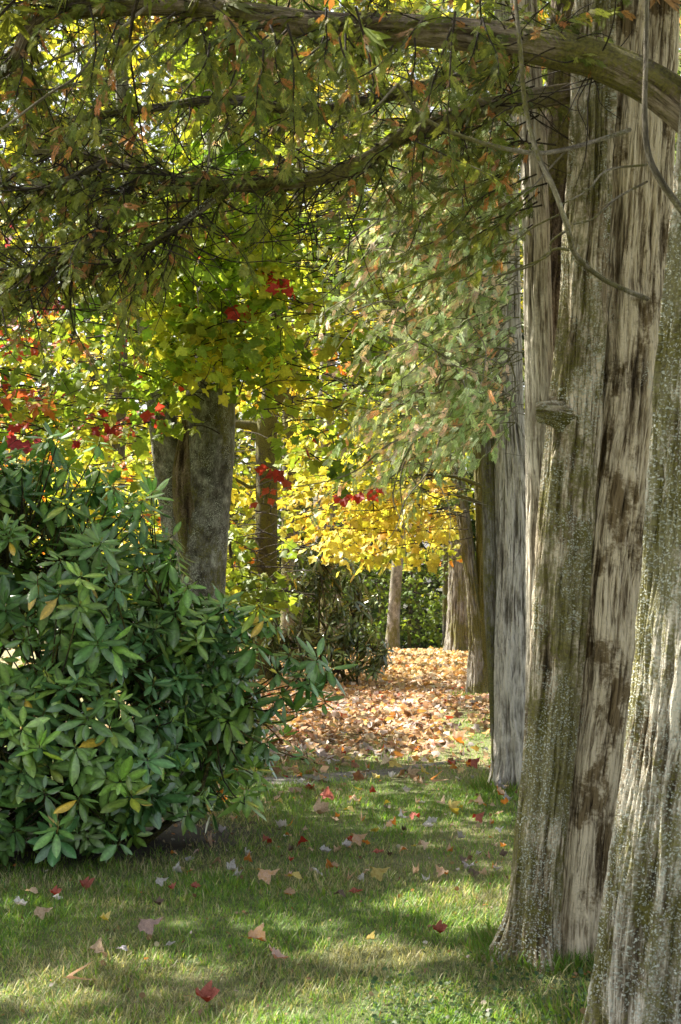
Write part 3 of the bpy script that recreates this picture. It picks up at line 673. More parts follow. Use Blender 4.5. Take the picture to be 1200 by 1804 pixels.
def tree(name, label, cat, Y, parts, mat, base, crown, leafmat='maple', twmat='twig_dark', dsp=None, group=None):
    t_ = thing(name, label, cat, tuple(base), group); first = True
    for lst, ns, nr in parts:
        trunk_part('trunk' if first else 'branch', lst, Y, dsp or disp_smooth(), M[mat], t_, ns, nr); first = False
    f_ = MB(); w_ = MB(); crown(f_, w_)
    leafy_part('crown', f_, w_, t_, M[leafmat], M[twmat])
    return t_
def away_from(x0, y0): return lambda C: nrm(np.stack([C[:, 0]-x0, C[:, 1]-y0-.5, np.zeros(len(C))], 1))

# big forked maple
lowM = envelope([-100, 0, 120, 240, 300, 360, 420, 480, 560, 620, 680, 740, 800], [800, 770, 770, 765, 700, 640, 660, 730, 760, 790, 740, 640, 520])
def crM(f, w):
    c1 = sample(820, -120, 780, 330, 830, 10.6, 14, lowM, (1.1, .40), 22)
    aw = away_from(-1.2, 12.5)
    bias = lambda C: np.clip((330-pxof(C))/220, .06, 1.8)
    leafy_twigs(f, w, c1, aw(c1), red_mix(GREENY, [5, 4, 4, 2], REDS, .16, bias), .1, 11, .5, MAPLE)
    cc = sample(110, 320, 470, 40, 340, 10.9, 12.1, None, None, 0)
    leafy_twigs(f, w, cc, aw(cc)*.5+[0, -.8, 0], lambda C: palette(GREENY, [5, 3, 4, 2], len(C)), .1, 11, .45, MAPLE, cull=False)
    ca = sample(260, 225, 500, 320, 655, 10.9, 12.15, None, None, 0)
    leafy_twigs(f, w, ca, aw(ca)*.5+[0, -.8, 0], lambda C: palette(GREENY+REDS[:1], [5, 1, 7, 4, .4], len(C))*1.45, .1, 11, .45, MAPLE, cull=False)
    cb = sample(170, 430, 690, 230, 720, 10.8, 13, lowM, None, 22)
    leafy_twigs(f, w, cb, aw(cb), lambda C: palette(GREENY+YEL[2:3], [4, 1, 6, 5, 2], len(C))*1.2, .1, 11, .45, MAPLE)
    c2 = np.stack([R.uniform(-11, 1.8, 4300), R.uniform(7.6, 15.5, 4300), R.uniform(3.6, 12, 4300)], 1)  # leaf mass out of view, added in the sun's path to shade the lawn
    ux, uy = pxof(c2), 1000-(c2[:, 2]-H)/c2[:, 1]*F
    c2 = c2[(uy < -60) | (ux < -90)]; c2 = c2[fbm(c2*.9, 2) > .40]
    leafy_twigs(f, w, c2, aw(c2), red_mix(GREENY, [4, 4, 4, 4], REDS, .12), .17, 10, .8, MAPLES)
    # a few red sprigs hanging lower in front of the trunks
    c3 = np.array([P(275, 722, 11.2), P(478, 822, 11.8), P(472, 865, 11.8), P(488, 838, 11.8), P(535, 775, 12), P(600, 862, 12.5), P(645, 858, 12.5), P(665, 800, 12.), P(235, 748, 11)])
    leafy_twigs(f, w, c3, np.tile([0., -.6, -.5], (len(c3), 1)), lambda C: palette(REDS[:2], [2, 1], len(C), .2), .10, 4, .18, MAPLE, droop=1.)
    c4 = np.array([P(300, 740, 11.3), P(335, 752, 11.4), P(265, 745, 11.3), P(330, 700, 11.4), P(560, 800, 12), P(590, 830, 12), P(620, 800, 12), P(460, 700, 12), P(500, 745, 12)])
    leafy_twigs(f, w, c4, np.tile([0., -.6, -.3], (len(c4), 1)), lambda C: palette(GREENY, [2, 1, 2, 0], len(C), .2), .11, 8, .3, MAPLE, droop=.8)
tM = tree('maple_tree', 'stout smooth grey maple behind the rhododendron, forking low with a brown bark scar', 'tree', 12.5,
    [([(345, 1330, 60), (345, 1200, 50), (345, 1080, 49), (350, 960, 50), (358, 860, 50), (366, 760, 47), (374, 660, 41), (382, 520, 36), (388, 300, 30), (392, 0, 22), (400, -400, 10)], 200, 700),
     ([(338, 1060, 28), (322, 960, 34), (308, 870, 31), (294, 790, 27), (280, 700, 23), (262, 580, 20), (240, 400, 17), (215, 150, 12), (200, -200, 6)], 140, 500),
     ([(250, 480, 12, 0), (180, 400, 10, -.3), (80, 330, 8, -.5), (-20, 300, 6, -.6)], 40, 100)],
    'bark_m', P(345, 1320, 12.5), crM, dsp=disp_smooth(.085, .3, .012))
trunk_part('bark_scar', [(338, 1030, 8, -.17), (332, 960, 17, -.165), (328, 900, 23, -.15), (324, 840, 21, -.14), (326, 790, 15, -.13), (330, 750, 10, -.10), (335, 690, 6, -.04)], 12.5, disp_cedar(.2, .02, 0, .1, 3, 3.), M['bark_scar'], tM, 90, 300)

# maple N: dark trunk, yellow foliage
def crN(f, w):
    aw = away_from(-1.05, 20)
    c = sample(640, 240, 820, 480, 1000, 18, 21.5, envelope([240, 300, 420, 470, 520, 600, 720], [1000, 1000, 1000, 930, 920, 960, 960]), (.8, .40), 20)
    leafy_twigs(f, w, c, aw(c), red_mix(YEL+[GREENY[2]], [3, 2, 4, 1, 2], ORG, .1), .12, 10, .6, MAPLEL, droop=.6)
    c = sample(260, -100, 800, -350, 480, 17.5, 22, None, (.6, .44))
    leafy_twigs(f, w, c, aw(c), lambda C: palette(YG, [3, 3, 2, 1], len(C)), .2, 9, .9, MAPLES)
tree('maple_tree', 'slim dark barked maple with a side limb and clear yellow leaves around it', 'tree', 20,
    [([(468, 1225, 26), (468, 1150, 21), (468, 1000, 20), (470, 850, 19), (470, 760, 19), (478, 690, 16), (486, 560, 13), (492, 300, 10), (500, 0, 5)], 90, 400),
     ([(466, 770, 9), (448, 752, 9), (425, 748, 8), (400, 742, 6), (370, 720, 4)], 24, 60), ([(470, 840, 4), (445, 858, 3.5), (425, 850, 3), (405, 838, 2)], 16, 40),
     ([(476, 720, 10), (500, 690, 8), (520, 640, 7), (560, 560, 5)], 24, 60)],
    'bark_n', P(468, 1200, 20), crN, dsp=disp_smooth(.05, .4))
# young maple with layered golden leaves over the path
def crY(f, w):
    c = sample(230, 500, 780, 840, 985, 14.5, 17.5, envelope([500, 560, 650, 720, 800], [920, 940, 960, 965, 980]), (1.3, .42), 34)
    leafy_twigs(f, w, c, np.tile([-.8, -.4, -.2], (len(c), 1)), lambda C: palette([(.62, .53, .08), (.7, .6, .12), (.5, .48, .06), (.66, .44, .08)], [4, 3, 3, 1], len(C)), .1, 10, .45, MAPLE, droop=.7)
    c = sample(120, 520, 720, 700, 850, 14.5, 17.5, None, (1.2, .42))
    leafy_twigs(f, w, c, np.tile([-.8, -.4, -.1], (len(c), 1)), lambda C: palette(YG, [3, 2, 2, 1], len(C)), .1, 9, .45, MAPLE, droop=.6)
tree('maple_tree', 'young maple whose golden leaf layers reach out above the leaf covered path', 'tree', 16.5,
    [([(892, 1252, 7), (890, 1100, 6.5), (886, 960, 6), (878, 880, 5), (860, 800, 4), (830, 700, 3)], 24, 120), ([(882, 915, 4), (830, 880, 3.5), (760, 868, 3), (680, 872, 2.4), (600, 885, 1.8), (530, 905, 1)], 16, 80), ([(876, 870, 4), (800, 840, 3), (700, 838, 2.4), (600, 850, 1.6), (540, 870, 1)], 16, 80)],
    'bark_n', P(892, 1250, 16.5), crY)
# green sapling beside the big maple
def crS(f, w):
    c = sample(60, 395, 500, 930, 1075, 13.2, 15, None, None)
    leafy_twigs(f, w, c, nrm(rv(len(c))*[1, 1, .1]), lambda C: palette([(.2, .26, .03), (.3, .33, .04), (.13, .19, .03)], [3, 2, 2], len(C)), .11, 7, .35, MAPLE)
    c = sample(150, 100, 330, 760, 1010, 13.5, 17, None, (1., .42))
    leafy_twigs(f, w, c, nrm(rv(len(c))*[1, 1, .1]), lambda C: palette(YG, [3, 2, 3, 2], len(C)), .11, 9, .45, MAPLEL)
tree('maple_sapling', 'small sapling with lime green lobed leaves beside the stout grey maple', 'sapling', 14.2,
    [([(425, 1290, 5), (418, 1150, 4), (412, 1040, 3.5), (405, 960, 3), (402, 900, 1.5)], 14, 60)], 'bark_n', P(425, 1282, 14.2), crS)
# orange tree at left
def crO(f, w):
    aw = away_from(-6, 23)
    c = sample(420, -250, 130, 250, 860, 20.5, 24.5, None, (.7, .40))
    leafy_twigs(f, w, c, aw(c), lambda C: palette(ORG+YG[:2], [3, 2, 3, 1, 1], len(C)), .14, 9, .7, MAPLEL)
    c = sample(120, -350, 200, -300, 260, 20.5, 25, None, (.6, .42))
    leafy_twigs(f, w, c, aw(c), lambda C: palette(ORG+YG[:2], [1, 1, 2, 2, 2], len(C)), .22, 8, .9, MAPLES)
tree('maple_tree', 'maple with orange autumn leaves at the left picture edge above the rhododendron', 'tree', 22.5,
    [([(-40, 1190, 22), (-40, 1000, 18), (-30, 700, 15), (-20, 400, 10), (0, 100, 4)], 50, 150)], 'bark_g', P(-40, 1178, 22.5), crO)
# left middle: yellow green tree behind the rhododendron
def crL(f, w):
    aw = away_from(-3.4, 21)
    c = sample(420, 60, 420, 560, 1010, 20, 24, None, (.7, .38))
    leafy_twigs(f, w, c, aw(c), red_mix(YG, [3, 4, 3, 2], ORG, .05), .14, 9, .7, MAPLEL)
    c = sample(300, -50, 500, -200, 560, 21, 26, None, (.6, .42))
    leafy_twigs(f, w, c, aw(c), lambda C: palette(YG, [3, 3, 3, 2], len(C)), .2, 8, .9, MAPLES)
tree('maple_tree', 'yellow green maple filling the gap between rhododendron and stout grey maple', 'tree', 23,
    [([(200, 1190, 16), (205, 900, 13), (215, 600, 10), (225, 200, 5)], 40, 150)], 'bark_g', P(200, 1174, 23), crL)
# O, P trunks
def crOO(f, w):
    c = sample(420, 380, 800, 420, 930, 23, 27, None, (.6, .38)); aw = away_from(-.9, 24.5)
    leafy_twigs(f, w, c, aw(c), lambda C: palette(YG+YEL[:1], [3, 4, 2, 1, 3], len(C)), .15, 9, .8, MAPLES)
tree('maple_tree', 'grey brown trunk close behind the slim dark barked maple', 'tree', 24.5,
    [([(512, 1180, 18), (511, 1000, 15), (511, 850, 14), (512, 700, 13), (520, 500, 10), (530, 200, 5)], 60, 250)], 'bark_f', P(512, 1165, 24.5), crOO, dsp=disp_smooth(.05, .3))
def crP(f, w):
    c = sample(420, 450, 1000, -50, 650, 24, 29, None, (.55, .42)); aw = away_from(-.2, 26.5)
    leafy_twigs(f, w, c, aw(c), lambda C: palette(YG, [3, 3, 3, 2], len(C)), .2, 8, .9, MAPLES)
tree('broadleaf_tree', 'pale barked tree rising behind the dark far rhododendron', 'tree', 26.5,
    [([(592, 1165, 26), (585, 1080, 22), (575, 980, 20), (570, 850, 18), (575, 700, 15), (590, 400, 10), (600, 100, 5)], 60, 250)], 'bark_p', P(592, 1150, 26.5), crP, dsp=disp_smooth(.06, .3))
# trees beyond the crest, each with its own crown
def far_tree(label, px, Y, r, lean, box, cols, w_, mat, n, size, cat='tree', dens=(.5, .4), base_py=1150, tm=MAPLES):
    zb = float(gz((px-600)/F*Y, Y)); pb = 1000+(H-zb)/Y*F
    def cr(f, w):
        c = sample(n, *box, Y-2.2, Y+2.2, None, dens)
        leafy_twigs(f, w, c, away_from((px-600)/F*Y, Y)(c), lambda C: palette(cols, w_, len(C)), size, 9, .8, tm, tubes=True, cull=False)
    tree('woodland_tree', label, cat, Y, [([(px, pb+10, r*1.3), (px+lean*.15, pb-60, r), (px+lean*.5, 1000, r*.9), (px+lean, 850, r*.75), (px+lean*1.5, 600, r*.6), (px+lean*2, 250, r*.3)], 40, 200)], mat, P(px, pb, Y), cr, dsp=disp_smooth(.06, .4))
far_tree('pale grey trunk standing alone at the far end of the leaf covered path', 690, 29.5, 11, 20, (560, 760, 250, 800), YG, [3, 3, 2, 2], 'bark_p', 200, .2)
far_tree('thin dark straight trunk just left of the farthest cedar at the crest', 786, 30.5, 6, -2, (700, 900, 200, 850), DGREEN+YG[:1], [2, 2, 2, 1], 'bark_g', 180, .2)
far_tree('thin leaning trunk left of the lone pale trunk past the crest', 668, 33, 5, 14, (560, 700, 860, 1080), DGREEN, [1, 2, 3], 'bark_g', 150, .13)
far_tree('slender dark trunk in the shade between the two far path side trunks', 735, 36, 5, 4, (620, 830, 1000, 1150), DGREEN, [2, 2, 2], 'bark_n', 240, .13)
far_tree('low leafy green tree over the far end of the path, no trunk showing', 720, 32, 3, 10, (600, 830, 960, 1110), [(.13, .2, .03), (.2, .26, .035), (.1, .16, .03)], [2, 2, 2], 'bark_n', 260, .12)
far_tree('shadowy woodland tree behind the pale barked tree', 610, 37, 10, 5, (480, 720, 500, 1120), DGREEN+YG, [2, 2, 2, 1, 1, 1, 1], 'bark_n', 300, .2)
far_tree('far woodland tree left of the slim dark barked maple', 400, 38, 9, 8, (180, 520, 450, 1100), YG, [2, 3, 3, 3], 'bark_g', 380, .22)
far_tree('far woodland tree behind the rhododendron at left', 90, 38, 10, -8, (-150, 260, 200, 1050), YG+DGREEN, [2, 3, 3, 3, 1, 1, 1], 'bark_g', 420, .24)

# the wood far behind: one mass
mb = MB()
n = 52000
px = R.uniform(-250, 1450, n); py = R.uniform(-60, 1200, n)**1.0; Y = R.uniform(42, 56, n)
p = np.stack([(px-600)/F*Y, Y, H-(py-1000)/F*Y], 1)
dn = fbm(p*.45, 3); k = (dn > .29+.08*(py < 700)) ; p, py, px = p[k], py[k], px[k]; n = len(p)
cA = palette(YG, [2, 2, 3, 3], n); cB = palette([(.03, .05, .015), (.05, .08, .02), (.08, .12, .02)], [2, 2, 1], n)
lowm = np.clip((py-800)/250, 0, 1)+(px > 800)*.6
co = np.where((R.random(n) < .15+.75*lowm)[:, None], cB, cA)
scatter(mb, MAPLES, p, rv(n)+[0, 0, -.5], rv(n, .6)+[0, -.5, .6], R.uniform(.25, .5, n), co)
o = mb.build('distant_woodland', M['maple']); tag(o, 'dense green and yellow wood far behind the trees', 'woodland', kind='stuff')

# ================================================================= RHODODENDRONS
def rhodo(label, base, lobes, n_ros, extra, leafL, cols, w_, nst, name='rhododendron_bush', temps=RH, pitch=(-.55, .5), stem=.012):
    t_ = thing(name, label, 'bush', tuple(base))
    f_ = MB(); s_ = MB(); y_ = MB()
    c_ = np.array([l[:3] for l in lobes]); r_ = np.array([l[3:] for l in lobes])
    vol = np.prod(r_, 1)**(2/3); pts = []; nm = []
    while len(pts) < n_ros:
        k = R.choice(len(lobes), p=vol/vol.sum()); d = nrm(rv(1))[0]
        if d[2] < -.75: continue
        sh = R.uniform(.8, 1.05) if R.random() < .72 else R.uniform(.45, .85)
        q = c_[k]+d*r_[k]*sh*(1+.22*(fbm((c_[k]+d*r_[k])[None]*2.3, 2)[0]-.5)*2)
        if q[2] < float(gz(q[0], q[1]))+.08: continue
        if any(((((q-c_[j])/r_[j])**2).sum() < .42) for j in range(len(lobes)) if j != k): continue
        if q[1] > c_[:, 1].max()+.35 and R.random() < .6: continue
        pts.append(q); nm.append(nrm((d/r_[k])[None])[0])
    for e in extra: pts.append(np.array(e)); nm.append(np.array([.4, -.2, .6]))
    pts = np.array(pts); nm = np.array(nm); n = len(pts)
    axis = nrm(nm*.75+np.array([0, -.1, .75])+rv(n, .22))
    nl = 11
    ci = np.repeat(np.arange(n), nl); kk = np.tile(np.arange(nl), n)
    az = kk*2.39996+np.repeat(R.uniform(0, 6.28, n), nl)+R.normal(0, .2, n*nl)
    A = axis[ci]; U = nrm(np.cross(A, [.3, .2, 1.])); Vv = np.cross(A, U)
    rad = U*np.cos(az)[:, None]+Vv*np.sin(az)[:, None]
    pit = np.interp(kk, [0, nl-1], [pitch[1]+.35, pitch[0]])+R.normal(0, .22, n*nl)+np.repeat(R.normal(-.05, .3, n), nl)
    ax = nrm(rad*np.cos(pit)[:, None]+A*np.sin(pit)[:, None])
    no = nrm(A*np.cos(pit)[:, None]-rad*np.sin(pit)[:, None]+rv(n*nl, .12))
    pos = pts[ci]+rad*.012-A*(kk*.004)[:, None]
    size = leafL*np.interp(kk, [0, 3, nl-1], [.62, .95, 1.05])*R.uniform(.72, 1.15, n*nl)*np.repeat(R.uniform(.62, 1.2, n), nl)
    co = palette(cols, w_, n, .3)[ci]*R.uniform(.8, 1.2, (n*nl, 1)); 
    yl = R.random(n*nl) < .014; co[yl] = (.55, .38, .05); bl = R.random(n*nl) < .03; co[bl] = co[bl]*[1.5, 1.15, .7]
    k = (R.random(n*nl) > .08) & (pos[:, 2] > .03)
    scatter(f_, temps, pos[k], ax[k], no[k], size[k], co[k], lambda tv: np.where(np.abs(tv[:, 1]) < 1e-6, 1.7, .92))
    # bud at the tip of each shoot
    bd = CL; scatter(f_, [rleaf(.5, 0, .5, 0)], pts[::2], axis[::2], rv(len(pts[::2])), np.full(len(pts[::2]), leafL*.2), np.tile([.3, .32, .08], (len(pts[::2]), 1)))
    # stems
    roots = [np.array([base[0]+R.uniform(-1, 1)*r_[:, 0].max()*.8, base[1]+R.uniform(-.3, .5)*r_[:, 1].max(), 0]) for _ in range(nst)]
    roots = [np.array([q[0], q[1], float(gz(q[0], q[1]))-.02]) for q in roots]
    hubs = []
    for q in roots:
        for _ in range(3):
            k = R.choice(len(lobes)); e = c_[k]+rv(1, .3)[0]*r_[k]
            mid = (q+e)/2+rv(1, .12)[0]; hubs.append(e); add_tube(s_, [q, mid, e], [stem*1.6, stem*1.2, stem*.8], 8, 20, disp_smooth(.1, 0))
    hubs = np.array(hubs)
    for i in range(n):
        j = np.argmin(((hubs-pts[i])**2).sum(1)+R.random(len(hubs))*.05); e = hubs[j]; p_ = pts[i]
        mid = e+(p_-e)*.55+np.array([0, 0, -.08*np.linalg.norm(p_-e)])+rv(1, .03)[0]
        add_tube(s_, [e, mid, p_-axis[i]*.05, p_], [stem*.55, stem*.42, stem*.3, stem*.25], 5, 9, cap=False)
    leafy_part('foliage', f_, s_, t_, M['rhodo'], M['limb_dark'])
    return t_
RC = [(.085, .17, .05), (.065, .145, .055), (.12, .21, .055), (.16, .26, .05)]
rhodo('large glossy dark green rhododendron filling the left foreground', (-1.9, 8.35, 0),
      [(-1.88, 8.35, 1.33, 1.0, .9, 1.02), (-1.6, 7.65, .33, .6, .38, .28), (-2.3, 7.5, .35, .6, .35, .3), (-2.25, 8.5, 1.62, .8, .6, .72), (-1.4, 8.15, .68, .62, .7, .7), (-.85, 8.6, .8, .42, .45, .42), (-1.0, 8.5, 1.15, .42, .4, .36), (-3.1, 8.35, 1.15, .9, .9, .95), (-2.1, 7.85, .5, .95, .55, .5), (-1.15, 8.35, .35, .5, .5, .35), (-2.9, 7.9, .55, .6, .6, .55), (-2.0, 8.9, 1.25, .8, .5, .85), (-.75, 8.75, .55, .35, .35, .4)],
      1650, [P(470, 1085, 8.2), P(545, 1195, 8.3), P(580, 1175, 8.5), P(500, 1225, 8.2), P(540, 1325, 8.1), P(520, 1250, 8.3), P(450, 1130, 8.2), P(455, 1065, 8.25), P(490, 1100, 8.25), P(560, 1160, 8.4), P(555, 1210, 8.4), P(520, 1190, 8.3), P(510, 1150, 8.3), P(420, 1060, 8.3), P(480, 1240, 8.2), P(470, 1300, 8.2), P(500, 1290, 8.3), P(450, 1350, 8.1), P(430, 1400, 7.9), P(330, 1030, 8.0), P(300, 985, 8.), P(250, 900, 8.), P(570, 1230, 8.4), P(490, 1180, 8.3), P(430, 1100, 8.3)], .148, [(1.4*c[0], 1.42*c[1], 1.35*c[2]) for c in RC], [4, 3, 3, 2], 13)
rhodo('small dark rhododendron with hanging leaves in front of the pale trunk, beside the path', tuple(P(580, 1205, 19.4)),
      [(-.2, 19.6, .85, .55, .5, .6), (.2, 19.4, .42, .5, .4, .35), (-.5, 19.7, 1.35, .35, .45, .45), (.1, 19.6, 1.25, .45, .4, .5), (-.6, 19.7, .5, .45, .4, .45), (-.2, 19.5, 1.8, .3, .3, .3)],
      260, [], .18, [(.07, .11, .03), (.1, .14, .035), (.15, .18, .04), (.3, .22, .05)], [4, 3, 2, .4], 6, pitch=(-1.2, 0.), temps=[rleaf(.26, .3, .2, .2), rleaf(.22, .4, .2, .2)])

# ================================================================= FALLEN LEAVES
mb = MB(); n = 42000
y = R.uniform(9.6, 29.5, n); x = R.uniform(-1, 1, n)*(.25*y+.4); x = np.where(y < 12.5, x, x)
am = litter_amount(x, y); k = (R.random(n) < am*np.interp(y, [11, 13, 29], [.6, 1, .75])); x, y = x[k], y[k]; n = len(x)
a = R.uniform(0, 6.28, n); dens = fbm(np.stack([x, y*.6, x*0], 1)*1.4, 2)
co = palette([(.62, .42, .25), (.53, .32, .17), (.6, .3, .09), (.36, .19, .1), (.5, .1, .05), (.66, .46, .14), (.54, .46, .44), (.2, .125, .08), (.66, .55, .45)], [4, 4, 1.5, 2.4, .6, 1.2, 3, 3, 3.4], n)*(.6+.6*dens[:, None])
warm = np.clip((y-17)/5, 0, 1)[:, None]; co = co*(1-.35*warm)+palette([(.74, .58, .2), (.66, .42, .14)], [2, 1], n)*.35*warm
scatter(mb, MAPLEL, np.stack([x, y, gz(x, y)+.012+R.random(n)*.035], 1), np.stack([np.cos(a), np.sin(a), R.normal(0, .35, n)], 1), np.array([0, -.15, .8])+rv(n, .45), R.uniform(.045, .1, n), co)
o = mb.build('leaf_litter', M['litter']); tag(o, 'thick carpet of tan and orange fallen leaves along the path', 'leaf litter', kind='stuff')

# crumbs of bark, needles and leaf scraps between the blades
mb = MB(); n = 2600; x, y = grass_pts(n, 4.8, 12); kx = R.random(n) < np.where((x > .5) | (bush_shade(x, y) > 0), 1., .45); x, y = x[kx], y[kx]; n = len(x)
scatter(mb, CL+[rleaf(.25, .2, .3, 0)], np.stack([x, y, gz(x, y)+R.uniform(.008, .035, n)], 1), rv(n)*[1, 1, .4], np.array([0, -.2, 1])+rv(n, .6), R.uniform(.008, .028, n), palette([(.3, .2, .1), (.18, .11, .06), (.45, .33, .2), (.5, .45, .38), (.5, .2, .06)], [3, 3, 2, 1.5, 1], n))
o = mb.build('leaf_scraps', M['litter']); tag(o, 'crumbs of dry leaves and bark between the grass blades', 'leaf scraps', kind='stuff')

def drymat(name, top, under, vein):
    m, nt, out = newmat(name); g = N(nt); tc = g.n('ShaderNodeTexCoord').outputs['Object']
    geo = g.n('ShaderNodeNewGeometry'); oi = g.n('ShaderNodeObjectInfo').outputs['Random']
    nz = g.noise(tc, 6., 6, .7); sp = g.noise(tc, 25., 3, .6)
    c = g.mix(geo.outputs['Backfacing'], tuple(min(.85, 1.3*v) for v in top), tuple(min(.85, 1.3*v) for v in under))
    c = g.mix(g.ramp(nz, [(.45, 0), (.7, .75)]), c, vein)
    c = g.mix(1., c, g.ramp(sp, [(.3, .7), (.7, 1.15)]), 'MULTIPLY')
    c = g.mix(1., c, g.ramp(oi, [(0., .75), (1., 1.2)]), 'MULTIPLY')
    bs = g.n('ShaderNodeBsdfPrincipled', i_Base_Color=c, i_Roughness=.6, i_Specular_IOR_Level=.3)
    tr_ = g.n('ShaderNodeBsdfTranslucent', i_Color=c); mx = g.n('ShaderNodeMixShader', i_0=.25)
    bp = g.n('ShaderNodeBump', i_Strength=.6, i_Distance=.05, i_Height=g.noise(tc, 14., 4, .6)); nt.links.new(bp.outputs[0], bs.inputs['Normal'])
    nt.links.new(bs.outputs[0], mx.inputs[1]); nt.links.new(tr_.outputs[0], mx.inputs[2]); nt.links.new(mx.outputs[0], out.inputs[0]); return m
DM = {'orange': drymat('orange dry leaf', (.62, .2, .03), (.62, .42, .3), (.7, .4, .06)), 'red': drymat('red dry leaf', (.42, .04, .02), (.5, .16, .12), (.3, .06, .02)),
      'tan': drymat('tan dry leaf', (.5, .34, .2), (.6, .45, .32), (.35, .2, .1)), 'pale': drymat('pale grey leaf', (.55, .5, .46), (.66, .63, .62), (.42, .34, .28)),
      'pink': drymat('pink leaf', (.6, .27, .16), (.6, .42, .36), (.45, .33, .36)), 'yellow': drymat('yellow leaf', (.72, .5, .06), (.7, .55, .2), (.6, .35, .04)),
      'brown': drymat('dark brown leaf', (.1, .06, .035), (.18, .13, .1), (.06, .04, .03)), 'lilac': drymat('lilac grey leaf', (.44, .41, .43), (.52, .49, .53), (.4, .3, .3))}
def leaf_hi(kind, curl, fold, twist, seed):
    out = MO if kind == 'maple' else [(0, .02), (.15, .12), (.4, .2), (.7, .17), (.9, .07), (1.05, 0), (.9, -.07), (.7, -.17), (.4, -.2), (.15, -.12), (0, -.02)]
    o = np.array(out); n = len(o); c = np.array([.32, 0]); V = [c]; rings = (.35, .68, 1.)
    for q in rings: V += list(c+(o-c)*q)
    V = np.array(V); x, y = V[:, 0]-.32, V[:, 1]
    z = curl*(x*x)*1.3+fold*np.abs(y)**1.2*1.7+twist*x*y*2.4+.09*np.sin(9*x+seed)*np.cos(8*y+seed*2)+.05*np.sin(17*x+11*y+seed)
    V3 = np.stack([V[:, 0]*(1-.3*abs(curl)*np.abs(x)), V[:, 1]*(1-.35*min(abs(fold), 1.2)), z], 1)
    F3 = [[0, 1+i, 1+(i+1) % n] for i in range(n)]; F4 = []
    for r_ in range(2):
        a, b = 1+r_*n, 1+(r_+1)*n; F4 += [[a+i, b+i, b+(i+1) % n, a+(i+1) % n] for i in range(n)]
    # petiole
    k = len(V3); V3 = np.vstack([V3, [[.02, .008, 0], [.02, -.008, 0], [-.28, .006, .06], [-.28, -.006, .06], [-.5, .004, .02], [-.5, -.004, .02]]])
    F4 += [[k, k+2, k+3, k+1], [k+2, k+4, k+5, k+3]]
    V3[:, 2] -= V3[:, 2].min()
    return V3, [np.array(F3), np.array(F4)]
SHAPES = [('maple', .3, .25, .2), ('maple', -.5, .3, .4), ('maple', .9, .6, .3), ('maple', -.3, 1.1, .1), ('maple', .2, -.6, -.5), ('maple', 1.2, .2, .6), ('oval', .3, .5, .3), ('oval', -.5, .2, .5)]
CACHE = {}
def leafmesh(sh, c):
    if (sh, c) not in CACHE:
        k = SHAPES[sh]; V, Fs = leaf_hi(k[0], k[1], k[2], k[3], sh*1.7); me = mesh_from('fallen_leaf', V, Fs); me.materials.append(DM[c]); CACHE[(sh, c)] = me
    return CACHE[(sh, c)]
def fallen(px, py, size, c, sh, label, group=None, rot=None, tilt=(0, 0), up=.0):
    Yd = H*F/(py-1000); 
    for _ in range(3): Yd = (H-float(gz((px-600)/F*Yd, Yd)))*F/(py-1000)
    xw = (px-600)/F*Yd
    o = bpy.data.objects.new('fallen_leaf', leafmesh(sh, c)); col.objects.link(o)
    o.location = (xw, Yd, float(gz(xw, Yd))+.012+up); o.scale = (size,)*3
    o.rotation_euler = (tilt[0], tilt[1], random.uniform(0, 6.28) if rot is None else rot)
    tag(o, label, 'leaf', group or 'fallen leaves on the lawn')
    return o
